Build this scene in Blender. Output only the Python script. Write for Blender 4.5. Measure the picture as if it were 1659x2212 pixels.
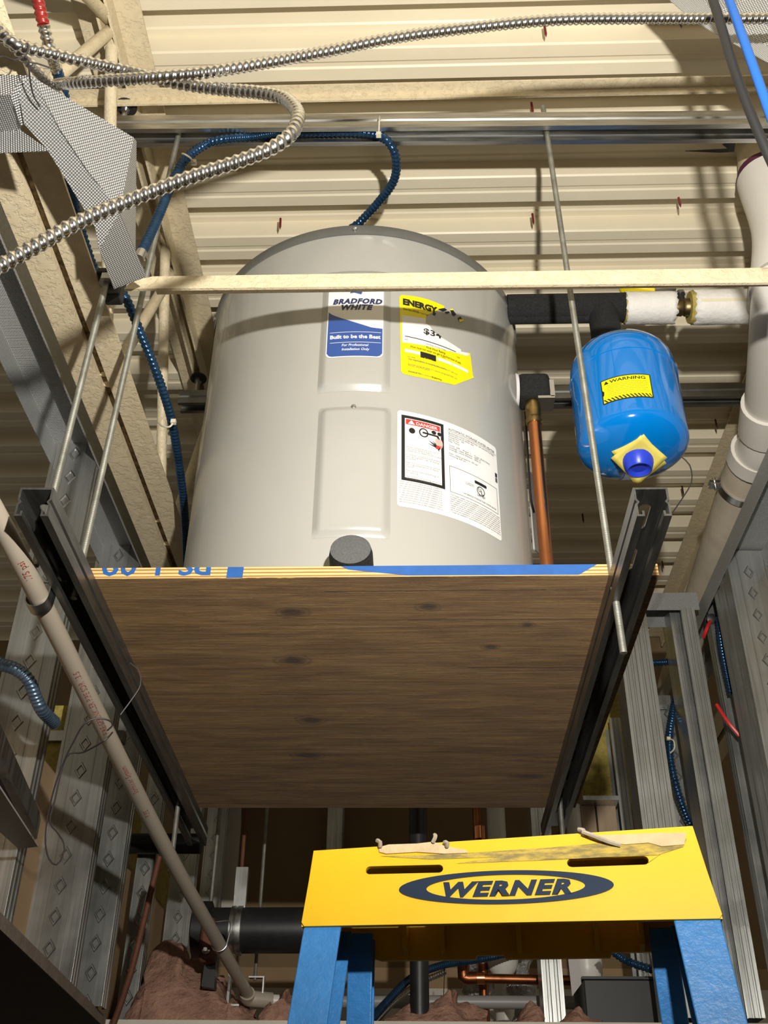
import bpy, bmesh, math, random
from mathutils import Vector, Matrix
from mathutils.geometry import tessellate_polygon
random.seed(7)
sc = bpy.context.scene
for o in list(bpy.data.objects): bpy.data.objects.remove(o)
COL = sc.collection

# ------------------------------------------------------------------ camera
CZ = 2.05                       # eye height above the floor; "h" below is height above the eye
CX, CY = 829.5, 1106.0          # the photograph is 1659 x 2212
_v = (870 - CX, 2290 + CY); _d = (915 - CX, -(2650 - CY))      # vanishing points: up, depth
F = math.sqrt(-(_v[0]*_d[0] + _v[1]*_d[1]))
_up = Vector((_v[0], _v[1], -F)).normalized(); _fw = Vector((_d[0], _d[1], -F)).normalized()
_rt = _fw.cross(_up)
ROT = Matrix((_rt, _fw, _up))
cam = bpy.data.cameras.new('camera'); camo = bpy.data.objects.new('camera', cam); COL.objects.link(camo)
cam.sensor_fit = 'HORIZONTAL'; cam.sensor_width = 36.0; cam.lens = F/1659*36.0; cam.clip_start = .02
camo.matrix_world = Matrix.Translation((0, 0, CZ)) @ ROT.to_4x4()
sc.camera = camo
def ray(px, py): return ROT @ Vector((px - CX, CY - py, -F))
def aY(px, py, y): d = ray(px, py); return d*(y/d.y)
def aH(px, py, h): d = ray(px, py); return d*(h/d.z)
def aX(px, py, x): d = ray(px, py); return d*(x/d.x)

# ------------------------------------------------------------------ world, lamps, exposure
w = bpy.data.worlds.new('world'); sc.world = w; w.use_nodes = True
w.node_tree.nodes['Background'].inputs[0].default_value = (1.0, .93, .80, 1)
w.node_tree.nodes['Background'].inputs[1].default_value = .30
def lamp(name, loc, aim, power, radius, color, size, blend):
    l = bpy.data.lights.new(name, 'SPOT'); l.energy = power; l.shadow_soft_size = radius; l.color = color
    l.spot_size = math.radians(size); l.spot_blend = blend
    o = bpy.data.objects.new(name, l); o.location = loc; o.rotation_euler = Vector(aim).to_track_quat('-Z', 'Y').to_euler(); COL.objects.link(o); return o
lamp('work_light', (.165, 0.0, CZ + .52), (.0, .72, .70), 150, .016, (1.0, .955, .87), 158, .9)
sc.view_settings.view_transform = 'Standard'; sc.view_settings.look = 'None'
sc.view_settings.exposure = 0.0; sc.view_settings.gamma = 1.0; sc.view_settings.use_curve_mapping = False

# ------------------------------------------------------------------ materials
M = {}
class NT:
    def __init__(s, name):
        s.m = bpy.data.materials.new(name); s.m.use_nodes = True; s.t = s.m.node_tree
        s.b = s.t.nodes['Principled BSDF']; M[name] = s.m
        s.c = s.t.nodes.new('ShaderNodeTexCoord')
    def n(s, kind, **kw):
        x = s.t.nodes.new(kind)
        for k, v in kw.items():
            if k in x.inputs: x.inputs[k].default_value = v
            else: setattr(x, k, v)
        return x
    def l(s, a, b): s.t.links.new(a, b)
    def coord(s, scale=(1, 1, 1), which='Object', rot=(0, 0, 0)):
        mp = s.n('ShaderNodeMapping'); mp.inputs['Scale'].default_value = scale; mp.inputs['Rotation'].default_value = rot
        s.l(s.c.outputs[which], mp.inputs[0]); return mp.outputs[0]
    def noise(s, vec, scale, detail=4, rough=.6, dist=0):
        x = s.n('ShaderNodeTexNoise'); x.inputs['Scale'].default_value = scale; x.inputs['Detail'].default_value = detail
        x.inputs['Roughness'].default_value = rough; x.inputs['Distortion'].default_value = dist
        s.l(vec, x.inputs['Vector']); return x.outputs[0]
    def voro(s, vec, scale, out='Color', feature='F1'):
        x = s.n('ShaderNodeTexVoronoi'); x.feature = feature; x.inputs['Scale'].default_value = scale
        s.l(vec, x.inputs['Vector']); return x.outputs[out]
    def ramp(s, fac, stops):
        x = s.n('ShaderNodeValToRGB'); e = x.color_ramp.elements
        while len(e) < len(stops): e.new(.5)
        for i, (p, c) in enumerate(stops):
            e[i].position = p; e[i].color = (*c, 1) if len(c) == 3 else c
        s.l(fac, x.inputs[0]); return x.outputs[0]
    def math(s, op, a, b=None):
        x = s.n('ShaderNodeMath'); x.operation = op
        for i, v in enumerate((a, b)):
            if v is None: continue
            if isinstance(v, (int, float)): x.inputs[i].default_value = v
            else: s.l(v, x.inputs[i])
        return x.outputs[0]
    def bump(s, h, strength, dist=.002):
        x = s.n('ShaderNodeBump'); x.inputs['Strength'].default_value = strength; x.inputs['Distance'].default_value = dist
        s.l(h, x.inputs['Height']); s.l(x.outputs[0], s.b.inputs['Normal'])
    def base(s, col): s.l(col, s.b.inputs['Base Color'])
    def set(s, col=None, rough=.5, metal=0, spec=None, coat=None):
        if col: s.b.inputs['Base Color'].default_value = (*col, 1)
        s.b.inputs['Roughness'].default_value = rough; s.b.inputs['Metallic'].default_value = metal
        if spec is not None: s.b.inputs['Specular IOR Level'].default_value = spec
        if coat: s.b.inputs['Coat Weight'].default_value = coat
        return s
def mix(c, k): return tuple(max(0, min(1, x*k)) for x in c)
def simple(name, col, rough=.5, metal=0, var=0, vs=12, bump=0, bs=60, bd=.001, spec=None, coat=None, stretch=(1, 1, 1)):
    t = NT(name).set(col, rough, metal, spec, coat)
    if var:
        f = t.noise(t.coord(stretch), vs, 6, .65)
        t.base(t.ramp(f, [(.3, mix(col, 1 - var)), (.7, mix(col, 1 + var*.6))]))
    if bump: t.bump(t.noise(t.coord(stretch), bs, 6, .65), bump, bd)
    return t.m
CREAM = (.72, .62, .43)
simple('deck_paint', (.80, .72, .545), .42, 0, .05, 5, .15, 260, .0006)
t = NT('joist_paint').set(None, .45)
v = t.coord(); n1 = t.noise(v, 55, 5, .7); n2 = t.noise(v, 160, 5, .7); n3 = t.noise(v, 38, 8, .75, .6)
t.base(t.ramp(n3, [(.0, (.16, .07, .03)), (.31, (.20, .10, .04)), (.335, (.64, .54, .36)), (.7, (.76, .66, .46))]))
t.bump(t.math('ADD', t.ramp(n1, [(.44, (0, 0, 0)), (.5, (1, 1, 1))]), t.math('MULTIPLY', n2, .6)), .55, .0012)
t = NT('joist_gap').set(None, .8); t.base(t.ramp(t.noise(t.coord(), 60, 5, .7), [(.35, (.05, .025, .015)), (.6, (.30, .22, .12))]))
t = NT('galvanized').set(None, .30, 1)
v = t.coord(); sp = t.voro(v, 90); nn = t.noise(t.coord((6, 6, .5)), 9, 5, .6)
t.base(t.ramp(nn, [(.3, (.36, .37, .37)), (.7, (.60, .61, .60))])); t.l(t.ramp(nn, [(.3, (.26,)*3), (.75, (.42,)*3)]), t.b.inputs['Roughness'])
t.bump(t.noise(v, 30, 3, .5), .06, .002)
t = NT('galvanized_stud').set(None, .34, .82)
v = t.coord(); nn = t.noise(t.coord((14, 14, .6)), 4, 6, .6); nb = t.noise(v, 7, 3)
t.base(t.ramp(nn, [(.25, (.30, .31, .30)), (.75, (.56, .565, .55))])); t.l(t.ramp(nb, [(.35, (.24,)*3), (.7, (.44,)*3)]), t.b.inputs['Roughness'])
t.bump(t.noise(t.coord((20, 20, .8)), 6, 4), .10, .002)
simple('strut_metal', (.34, .35, .35), .38, 1, .22, 18, .12, 120, .001, stretch=(1, 1, 1))
t = NT('strut_oiled').set(None, .36, .85); nn = t.noise(t.coord((8, 1, 8)), 14, 6, .65)
t.base(t.ramp(nn, [(.3, (.10, .10, .098)), (.75, (.22, .22, .21))])); t.bump(nn, .1, .001)
t = NT('strut_zinc').set(None, .34, 1); nn = t.noise(t.coord((.7, 9, 9)), 14, 6, .65)
t.base(t.ramp(nn, [(.3, (.34, .345, .34)), (.7, (.66, .66, .64))])); t.bump(nn, .1, .001)
t = NT('threaded_zinc').set((.50, .50, .47), .55, .8)
wv = t.n('ShaderNodeTexWave'); wv.wave_type = 'BANDS'; wv.bands_direction = 'Z'; wv.inputs['Scale'].default_value = 200; wv.inputs['Distortion'].default_value = .3
t.l(t.coord(), wv.inputs['Vector']); t.bump(wv.outputs[1], .5, .0008)
t.base(t.ramp(t.noise(t.coord(), 40, 5), [(.3, (.25, .25, .21)), (.7, (.42, .415, .37))]))
simple('zinc_bolt', (.62, .63, .64), .28, 1); simple('dark_steel', (.05, .05, .052), .45, .6, .3, 40)
def knurl(name, k, c0, c1, rough=.36, metal=.6):
    t = NT(name).set(None, rough, metal)
    sx = t.n('ShaderNodeSeparateXYZ'); t.l(t.c.outputs['UV'], sx.inputs[0])
    a = t.math('SINE', t.math('MULTIPLY', t.math('ADD', sx.outputs[0], sx.outputs[1]), k))
    b = t.math('SINE', t.math('MULTIPLY', t.math('SUBTRACT', sx.outputs[0], sx.outputs[1]), k))
    h = t.math('MULTIPLY', a, b)
    t.base(t.ramp(t.math('ADD', t.math('MULTIPLY', h, .5), .5), [(.35, c0), (.65, c1)]))  # glints and shade of the knurl relief are painted into the colour
    t.bump(h, .9, .0012)
knurl('knurled_steel', 900, (.26, .265, .27), (.66, .66, .65), .34)
knurl('knurled_fine', 1150, (.30, .305, .31), (.62, .625, .62), .40, .35)
def armor(name, c0, c1, metal=1, rough=.24):
    t = NT(name).set(None, rough, metal); t.base(t.ramp(t.noise(t.coord(), 45, 4), [(.3, c0), (.7, c1)]))
armor('armor_silver', (.58, .57, .55), (.74, .73, .70), 1, .22)
armor('armor_blue', (.018, .055, .12), (.035, .095, .20), .7, .26)
armor('armor_slate', (.06, .10, .16), (.12, .17, .24), .6, .35)
armor('armor_red', (.34, .03, .03), (.46, .06, .05), .5, .3)
simple('cable_black', (.02, .02, .021), .5); simple('cable_blue', (.012, .12, .47), .42)
simple('wire_dark', (.035, .028, .028), .5); simple('wire_red', (.72, .03, .03), .4)
simple('zip_tie', (.66, .62, .50), .4)
simple('heater_grey', (.43, .425, .395), .27, 0, .02, 3, .02, 8, .004, .5, .25)
simple('heater_rim', (.155, .155, .145), .38, 0, .1, 20)
simple('label_white', (.86, .85, .83), .32); simple('label_blue', (.03, .085, .33), .3); simple('print_navy', (.02, .03, .10), .4)
simple('label_yellow', (.93, .80, .0), .38); simple('print_black', (.012, .012, .012), .45); simple('print_grey', (.09, .09, .09), .5)
simple('label_red', (.80, .045, .035), .4); simple('print_red', (.42, .06, .06), .5); simple('print_pink', (.85, .45, .4), .5)
simple('foam_black', (.022, .022, .023), .75, 0, .6, 260, .9, 330, .004, .35)
simple('foam_end', (.12, .12, .125), .9, 0, .35, 500, .6, 400, .002)
simple('tank_blue', (.0, .185, .62), .12, 0, 0, 1, 0, 1, .001, .5, .6); simple('valve_cap_blue', (.02, .055, .62), .35)
simple('tag_yellow', (.78, .66, .14), .5)
simple('jacket_white', (.76, .74, .70), .6, 0, .06, 14, .7, 45, .004)
simple('fiberglass', (.46, .36, .09), .9, 0, .35, 60, .8, 150, .003)
simple('jacket_tape', (.74, .66, .46), .6)
simple('brass', (.42, .30, .12), .33, 1, .3, 40); simple('brass_dark', (.20, .15, .075), .42, 1, .3, 50)
simple('handle_yellow', (.82, .65, .02), .35)
simple('copper', (.74, .30, .13), .26, 1, .15, 20, stretch=(1, 1, .3)); simple('copper_dark', (.30, .11, .05), .4, 1, .4, 25)
simple('rust_pipe', (.13, .045, .02), .7, .2, .35, 25)
simple('pvc_white', (.74, .71, .65), .36, 0, .05, 8); simple('pvc_dirty', (.62, .54, .42), .5, 0, .2, 9); simple('primer_purple', (.09, .02, .05), .5)
simple('cpvc_tan', (.40, .345, .275), .42, 0, .06, 9); simple('print_pipe_red', (.36, .08, .07), .6)
simple('pipe_black', (.02, .02, .021), .42, .2, .4, 20, .25, 60); simple('gray_pipe', (.33, .32, .31), .4)
simple('shot_pin_red', (.20, .02, .025), .35, .3); simple('shot_pin_dark', (.05, .02, .018), .4, .3); simple('pin_tip', (.5, .47, .42), .35, 1)
t = NT('ply_face').set(None, .72)
v1 = t.coord((1.0, 26, 26)); v2 = t.coord((1.6, 9, 9)); vk = t.coord((1.1, 3.4, 1))
g = t.noise(v1, 4.5, 9, .68, 1.1); g2 = t.noise(v2, 3.0, 5, .6, .7); kn = t.voro(vk, 2.2, 'Distance')
col = t.ramp(t.math('ADD', t.math('MULTIPLY', g, .55), t.math('MULTIPLY', g2, .45)), [(.30, (.15, .065, .017)), (.46, (.36, .19, .058)), (.60, (.56, .325, .11)), (.75, (.68, .43, .165))])
kd = t.n('ShaderNodeMix'); kd.data_type = 'RGBA'; t.l(t.ramp(kn, [(.03, (1, 1, 1)), (.13, (0, 0, 0))]), kd.inputs[0]); t.l(col, kd.inputs[6]); kd.inputs[7].default_value = (.10, .045, .02, 1)
t.base(kd.outputs[2]); PLY = t; PLYCOL = kd.outputs[2]
t.bump(t.math('ADD', t.ramp(t.noise(t.coord((1.4, 40, 40)), 5, 8, .7, 1.4), [(.40, (0, 0, 0)), (.56, (1, 1, 1))]), t.math('MULTIPLY', g, .8)), 1.0, .012)
t = NT('ply_edge').set(None, .6)
sx = t.n('ShaderNodeSeparateXYZ'); t.l(t.c.outputs['Object'], sx.inputs[0])
nz = t.noise(t.coord((3, 3, 60)), 6, 5)
s = t.math('SINE', t.math('ADD', t.math('MULTIPLY', sx.outputs[2], 6.2832/.0056), t.math('MULTIPLY', nz, 1.2)))
t.base(t.ramp(t.math('ADD', t.math('MULTIPLY', s, .5), .5), [(.10, (.26, .13, .045)), (.35, (.58, .36, .12)), (.8, (.70, .48, .20))]))
t.bump(nz, .4, .001)
simple('stencil_blue', (.014, .095, .34), .5, 0, .15, 40)
simple('fiberglass_blue', (.035, .20, .52), .34, 0, .12, 60, .5, 110, .002); simple('ladder_yellow', (.74, .45, .004), .40, 0, .05, 14, .12, 240, .0006)
t = NT('ladder_scuff').set(None, .8); t.base(t.ramp(t.noise(t.coord((1, 1, 4)), 40, 6, .7), [(.4, (.22, .17, .06)), (.6, (.5, .36, .06))]))
simple('torn_tape', (.60, .46, .27), .8, 0, .15, 45, .8, 120, .003); simple('tape_fuzz', (.42, .36, .28), .9, 0, .3, 60)
simple('logo_navy', (.025, .04, .075), .25, .3)
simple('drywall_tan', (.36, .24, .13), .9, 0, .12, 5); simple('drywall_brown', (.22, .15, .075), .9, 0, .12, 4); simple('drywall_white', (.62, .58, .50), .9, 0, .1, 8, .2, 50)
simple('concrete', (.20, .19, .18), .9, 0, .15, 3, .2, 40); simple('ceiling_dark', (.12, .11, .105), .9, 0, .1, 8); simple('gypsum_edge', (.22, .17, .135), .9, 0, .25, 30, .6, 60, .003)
simple('insulation_pink', (.42, .24, .175), 1.0, 0, .4, 22, 1.0, 45, .012, .1)
simple('foil', (.55, .55, .54), .22, 1, .2, 10, 1.0, 30, .02); simple('box_black', (.022, .021, .022), .5)
simple('wood_block', (.40, .29, .19), .7, 0, .15, 8, .2, 30, stretch=(8, 8, .6)); simple('sheet_grey', (.40, .37, .36), .5, 0)

# ------------------------------------------------------------------ mesh helpers (coordinates X, Y, h relative to the eye; h + CZ is the world height)
def V3(p): return Vector(p)
def frame(d):
    d = d.normalized(); a = Vector((0, 0, 1)) if abs(d.z) < .9 else Vector((1, 0, 0))
    u = d.cross(a).normalized(); return u, d.cross(u).normalized()
class MB:
    def __init__(s): s.v = []; s.f = []
    def add(s, vs, fs):
        o = len(s.v); s.v += [Vector(p) for p in vs]; s.f += [tuple(i + o for i in f) for f in fs]; return s
    def box(s, x0, x1, y0, y1, z0, z1):
        return s.add([(x, y, z) for z in (z0, z1) for y in (y0, y1) for x in (x0, x1)],
                     [(0, 2, 3, 1), (4, 5, 7, 6), (0, 1, 5, 4), (2, 6, 7, 3), (0, 4, 6, 2), (1, 3, 7, 5)])
    def hexa(s, p):             # 8 corners: bottom a b c d, top e f g h
        return s.add(p, [(3, 2, 1, 0), (4, 5, 6, 7), (0, 1, 5, 4), (1, 2, 6, 5), (2, 3, 7, 6), (3, 0, 4, 7)])
    def ring(s, rings, close=True, cap0=True, cap1=True):
        n = len(rings[0]); vs = [p for r in rings for p in r]; fs = []
        for i in range(len(rings) - 1):
            for j in range(n if close else n - 1):
                a, b = i*n + j, i*n + (j + 1) % n; fs.append((a, b, b + n, a + n))
        if cap0: fs.append(tuple(range(n - 1, -1, -1)))
        if cap1: fs.append(tuple(range((len(rings) - 1)*n, len(rings)*n)))
        return s.add(vs, fs)
    def tube(s, a, b, r, r2=None, n=16, cap=True):
        a, b = Vector(a), Vector(b); u, w = frame(b - a); r2 = r if r2 is None else r2
        R = [[c + (u*math.cos(t) + w*math.sin(t))*q for t in [2*math.pi*k/n for k in range(n)]] for c, q in ((a, r), (b, r2))]
        return s.ring(R, True, cap, cap)
    def path(s, pts, r, n=10, rib=None, step=None, cap=True, flat=None):
        P = spline(pts, step or (rib[0]/6 if rib else .01)); R = []; L = 0
        T = [(P[min(i + 1, len(P) - 1)] - P[max(i - 1, 0)]).normalized() for i in range(len(P))]
        u = frame(T[0])[0]
        for i, p in enumerate(P):
            if i: L += (P[i] - P[i - 1]).length
            u = (u - T[i]*u.dot(T[i])).normalized(); w = T[i].cross(u); ring = []
            for k in range(n):
                a = 2*math.pi*k/n; q = r
                if rib: q = r*(1 + rib[1]*math.sin(2*math.pi*L/rib[0] + a))
                ring.append(p + (u*math.cos(a) + w*math.sin(a))*q)
            R.append(ring)
        return s.ring(R, True, cap, cap)
    def lathe(s, c, prof, n=32, axis=(0, 0, 1), cap=True):
        c = Vector(c); ax = Vector(axis).normalized()
        if abs(ax.z) > .999: u, w = Vector((1, 0, 0)), Vector((0, 1, 0))*(1 if ax.z > 0 else -1)
        else: u, w = frame(ax)
        R = [[c + ax*z + (u*math.cos(a) + w*math.sin(a))*max(r, 1e-5) for a in [2*math.pi*k/n for k in range(n)]] for r, z in prof]
        return s.ring(R, True, cap, cap)
    def ext(s, poly, d, holes=()):       # planar polygon of 3-D points (with holes) given thickness along vector d
        loops = [[Vector(p) for p in poly]] + [[Vector(p) for p in h] for h in holes]; flat = [p for l in loops for p in l]; N = len(flat)
        tri = tessellate_polygon(loops); d = Vector(d)
        s.add(flat + [p + d for p in flat], [tuple(t) for t in tri] + [tuple(i + N for i in reversed(t)) for t in tri]); o = 0; base = len(s.v) - 2*N
        for l in loops:
            m = len(l)
            for i in range(m): s.f.append((base + o + i, base + o + (i + 1) % m, base + o + (i + 1) % m + N, base + o + i + N))
            o += m
        return s
    def build(s, name, mat, parent=None, smooth=True, bevel=0, solid=0, uvdir=None, origin=None):
        vs = [v + Vector((0, 0, CZ)) for v in s.v]
        if parent is not None: org = wloc(parent)
        elif origin is not None: org = Vector(origin) + Vector((0, 0, CZ))
        else:
            lo = [min(v[i] for v in vs) for i in range(3)]; hi = [max(v[i] for v in vs) for i in range(3)]
            org = Vector(((lo[0] + hi[0])/2, (lo[1] + hi[1])/2, lo[2]))
        me = bpy.data.meshes.new(name); me.from_pydata([v - org for v in vs], [], s.f); me.update()
        bm = bmesh.new(); bm.from_mesh(me); bmesh.ops.recalc_face_normals(bm, faces=bm.faces); bm.to_mesh(me); bm.free()
        if smooth:
            me.polygons.foreach_set('use_smooth', [True]*len(me.polygons)); me.set_sharp_from_angle(angle=math.radians(38))
        if uvdir is not None:
            uv = me.uv_layers.new(name='uv'); d0 = Vector(uvdir).normalized()
            for p in me.polygons:
                n = p.normal; tt = d0 - n*n.dot(d0); tt = tt.normalized() if tt.length > 1e-4 else frame(n)[0]; bb = n.cross(tt)
                for li in p.loop_indices:
                    q = me.vertices[me.loops[li].vertex_index].co; uv.data[li].uv = (q.dot(tt), q.dot(bb))
        me.materials.append(M[mat]); o = bpy.data.objects.new(name, me); COL.objects.link(o)
        if parent is not None: o.parent = parent; o.location = (0, 0, 0)
        else: o.location = org
        if solid: md = o.modifiers.new('solid', 'SOLIDIFY'); md.thickness = solid; md.offset = 0
        if bevel: md = o.modifiers.new('bevel', 'BEVEL'); md.width = bevel; md.segments = 2; md.limit_method = 'ANGLE'; md.angle_limit = math.radians(40)
        return o
def wloc(o):
    p = Vector(o.location)
    while o.parent: o = o.parent; p = p + o.location
    return p
def spline(pts, step):
    P = [Vector(p) for p in pts]
    if len(P) == 2: P = [P[0], P[0].lerp(P[1], .33), P[0].lerp(P[1], .67), P[1]]
    Q = [P[0]*2 - P[1]] + P + [P[-1]*2 - P[-2]]; out = []
    for i in range(1, len(Q) - 2):
        a, b, c, d = Q[i - 1:i + 3]; m = max(2, int((c - b).length/step))
        for k in range(m):
            t = k/m; out.append(.5*((2*b) + (c - a)*t + (2*a - 5*b + 4*c - d)*t*t + (3*b - a - 3*c + d)*t**3))
    return out + [P[-1]]
def tag(o, label=None, cat=None, group=None, kind=None):
    if label: o['label'] = label
    if cat: o['category'] = cat
    if group: o['group'] = group
    if kind: o['kind'] = kind
    return o
def thing(name, loc, label, cat, group=None, kind=None):
    o = bpy.data.objects.new(name, None); COL.objects.link(o); o.empty_display_size = .05
    o.location = (loc[0], loc[1], loc[2] + CZ); return tag(o, label, cat, group, kind)
def copy_tree(o, parent=None, loc=None):
    c = o.copy(); COL.objects.link(c); c.parent = parent
    if loc is not None: c.location = (loc[0], loc[1], loc[2] + CZ)
    for ch in [x for x in o.children]: copy_tree(ch, c)
    return c
# flat print: text and shapes in (u, v) metres, then laid on a cylinder or a plane by a map function
def text2d(body, size, bold=0, shear=0, sx=1, align='LEFT', ls=1.0, sp=1.0):
    cu = bpy.data.curves.new('t', 'FONT'); cu.body = body; cu.size = size; cu.offset = bold; cu.shear = shear; cu.resolution_u = 2
    cu.align_x = align; cu.space_character = sp; cu.space_line = ls; cu.fill_mode = 'FRONT'
    ob = bpy.data.objects.new('t', cu); me = bpy.data.meshes.new_from_object(ob)
    vs = [(v.co.x*sx, v.co.y) for v in me.vertices]; fs = [tuple(p.vertices) for p in me.polygons]
    bpy.data.objects.remove(ob); bpy.data.curves.remove(cu); bpy.data.meshes.remove(me); return vs, fs
def fit(body, width, cap=None, **kw):           # text scaled to a width (and optional cap height)
    vs, fs = text2d(body, 1, **kw); x0 = min(v[0] for v in vs); x1 = max(v[0] for v in vs); y1 = max(v[1] for v in vs); k = width/(x1 - x0)
    ky = cap/y1 if cap else k
    return [((x - x0)*k, y*ky) for x, y in vs], fs
def shift(vf, du, dv, rot=0):
    c, s = math.cos(rot), math.sin(rot); return [(x*c - y*s + du, x*s + y*c + dv) for x, y in vf[0]], vf[1]
def polyf(pts):
    return list(pts), [tuple(t) for t in tessellate_polygon([[Vector((x, y, 0)) for x, y in pts]])]
def polyh(pts, hole):
    return list(pts) + list(hole), [tuple(t) for t in tessellate_polygon([[Vector((x, y, 0)) for x, y in pts], [Vector((x, y, 0)) for x, y in hole]])]
def join2(*vfs):
    V, Fc = [], []
    for v, f in vfs: o = len(V); V += list(v); Fc += [tuple(i + o for i in q) for q in f]
    return V, Fc
def ell(cx, cy, a, b, n=40): return [(cx + a*math.cos(2*math.pi*k/n), cy + b*math.sin(2*math.pi*k/n)) for k in range(n)]
def rrect(u0, u1, v0, v1, r, n=5):
    P = []
    for cx, cy, a0 in ((u1 - r, v1 - r, 0), (u0 + r, v1 - r, 90), (u0 + r, v0 + r, 180), (u1 - r, v0 + r, 270)):
        for k in range(n + 1): a = math.radians(a0 + 90*k/n); P.append((cx + r*math.cos(a), cy + r*math.sin(a)))
    return P
def decal(name, vf, mapf, eps, mat, parent, step=None, clip=(), lift=None):
    bm = bmesh.new(); vv = [bm.verts.new((x, y, 0)) for x, y in vf[0]]
    for f in vf[1]:
        if len(set(f)) < 3: continue
        try: bm.faces.new([vv[i] for i in f])
        except ValueError: pass
    for (co, no) in clip:
        bmesh.ops.bisect_plane(bm, geom=bm.verts[:] + bm.edges[:] + bm.faces[:], plane_co=(*co, 0), plane_no=(*no, 0), clear_outer=True)
    if step:
        xs = [v.co.x for v in bm.verts]; x = math.floor(min(xs)/step)*step
        while x < max(xs):
            bmesh.ops.bisect_plane(bm, geom=bm.verts[:] + bm.edges[:] + bm.faces[:], plane_co=(x, 0, 0), plane_no=(1, 0, 0)); x += step
        if lift:
            ys = [v.co.y for v in bm.verts]; y = math.floor(min(ys)/step)*step
            while y < max(ys):
                bmesh.ops.bisect_plane(bm, geom=bm.verts[:] + bm.edges[:] + bm.faces[:], plane_co=(0, y, 0), plane_no=(0, 1, 0)); y += step
    bm.verts.index_update(); m = MB()
    m.v = [Vector(mapf(v.co.x, v.co.y, eps + (lift(v.co.x, v.co.y) if lift else 0))) for v in bm.verts]; m.f = [tuple(v.index for v in f.verts) for f in bm.faces]; bm.free()
    return m.build(name, mat, parent, smooth=False)
class Cyl:
    def __init__(s, c, r): s.c = c; s.r = r
    def map(s, u, v, e): a = u/s.r; return (s.c[0] + (s.r + e)*math.sin(a), s.c[1] - (s.r + e)*math.cos(a), v)
    def uv(s, px, py, e=0):
        d = ray(px, py); r = s.r + e; a = d.x*d.x + d.y*d.y; b = -2*(d.x*s.c[0] + d.y*s.c[1]); c = s.c[0]**2 + s.c[1]**2 - r*r
        q = max(0, b*b - 4*a*c); p = d*((-b - math.sqrt(q))/(2*a)); return (s.r*math.atan2(p.x - s.c[0], s.c[1] - p.y), p.z)
class Pln:                      # plane through o with axes u, v (unit) and outward normal n
    def __init__(s, o, u, v, n): s.o, s.u, s.v, s.n = Vector(o), Vector(u), Vector(v), Vector(n)
    def map(s, a, b, e): return s.o + s.u*a + s.v*b + s.n*e
    def uv(s, px, py):
        d = ray(px, py); p = d*(s.o.dot(s.n)/d.dot(s.n)); q = p - s.o; return (q.dot(s.u), q.dot(s.v))

# ------------------------------------------------------------------ STRUCTURE: room below, ceiling with opening, roof deck, walls
FL = -CZ
tag(MB().box(-2.4, 2.4, -2.2, 4.4, FL - .1, FL).build('floor', 'concrete'), kind='structure')
CE = .345                                             # underside of the drywall ceiling
cl = thing('ceiling', (0, 0, CE), None, None, kind='structure')
pL0 = aH(0, 2013, CE); pL1 = aH(214, 2212, CE); dirL = (pL1 - pL0).normalized()
eB = aH(900, 2206, CE + .016).y                       # far edge of the opening
a = pL0 - dirL*2.0; tB = (eB - pL0.y)/dirL.y; b = pL0 + dirL*tB
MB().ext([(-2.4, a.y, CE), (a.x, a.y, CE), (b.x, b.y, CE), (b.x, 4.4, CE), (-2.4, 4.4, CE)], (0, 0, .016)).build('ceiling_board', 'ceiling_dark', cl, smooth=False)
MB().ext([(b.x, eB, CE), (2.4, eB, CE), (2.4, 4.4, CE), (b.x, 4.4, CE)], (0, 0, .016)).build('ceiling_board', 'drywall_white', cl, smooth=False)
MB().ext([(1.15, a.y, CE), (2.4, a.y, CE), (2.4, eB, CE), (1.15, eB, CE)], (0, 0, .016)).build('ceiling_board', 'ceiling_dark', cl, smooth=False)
nrm = Vector((dirL.y, -dirL.x, 0)).normalized()*.004
MB().ext([a, b, b + Vector((0, 0, .020)), a + Vector((0, 0, .020))], nrm).build('cut_edge', 'gypsum_edge', cl, smooth=False)
for nm, x0, x1, y0, y1 in (('wall_left', -2.4, -2.3, -2.2, 4.4), ('wall_right', 2.3, 2.4, -2.2, 4.4), ('wall_front', -2.4, 2.4, -2.3, -2.2)):
    tag(MB().box(x0, x1, y0, y1, FL, CE).build(nm, 'drywall_tan'), kind='structure')
# back wall of the plenum: darker brown above, lighter tan band, white joint compound below
wb = thing('wall_back', (0, 3.62, CE), None, None, kind='structure')
zt = aY(600, 2090, 3.62).z; zs = aY(600, 2135, 3.62).z
MB().box(-2.4, 2.4, 3.62, 3.64, zt, 1.95).build('upper_board', 'drywall_brown', wb)
MB().box(-2.4, 2.4, 3.615, 3.64, zs, zt).build('lower_band', 'drywall_tan', wb)
MB().box(-2.4, 2.4, 3.610, 3.64, FL, zs).build('joint_compound', 'drywall_white', wb)

# corrugated roof deck: panels that run across, ribs 152 mm apart
H0 = 1.86; PER = .1525
RIB = [(0, 0), (.008, .045), (.060, .045), (.064, .0425), (.079, .0425), (.085, .003), (.088, 0), (.112, 0), (.116, .0025), (.124, .0025), (.128, 0), (.1525, 0)]
dk = thing('roof_deck', (0, 1.2, H0), None, None, kind='structure')
tag(dk, 'cream painted corrugated steel roof deck')
for p in range(-4, 4):
    pts = []
    for k in range(5):
        y0 = 1.549 + (p*5 + k)*PER
        pts += [(y0 + s, H0 + z) for s, z in (RIB if k == 4 else RIB[:-1])]
    m = MB(); n = len(pts); m.v = [Vector((x, y, z)) for x in (-2.4, 2.4) for y, z in pts]
    m.f = [(i, i + 1, i + 1 + n, i + n) for i in range(n - 1)]
    m.build('deck_panel', 'deck_paint', dk, smooth=False, solid=.001)
MB().box(-2.4, 2.4, -1.6, 4.7, H0 + .052, H0 + .07).build('roof_board', 'drywall_tan', dk)

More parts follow.
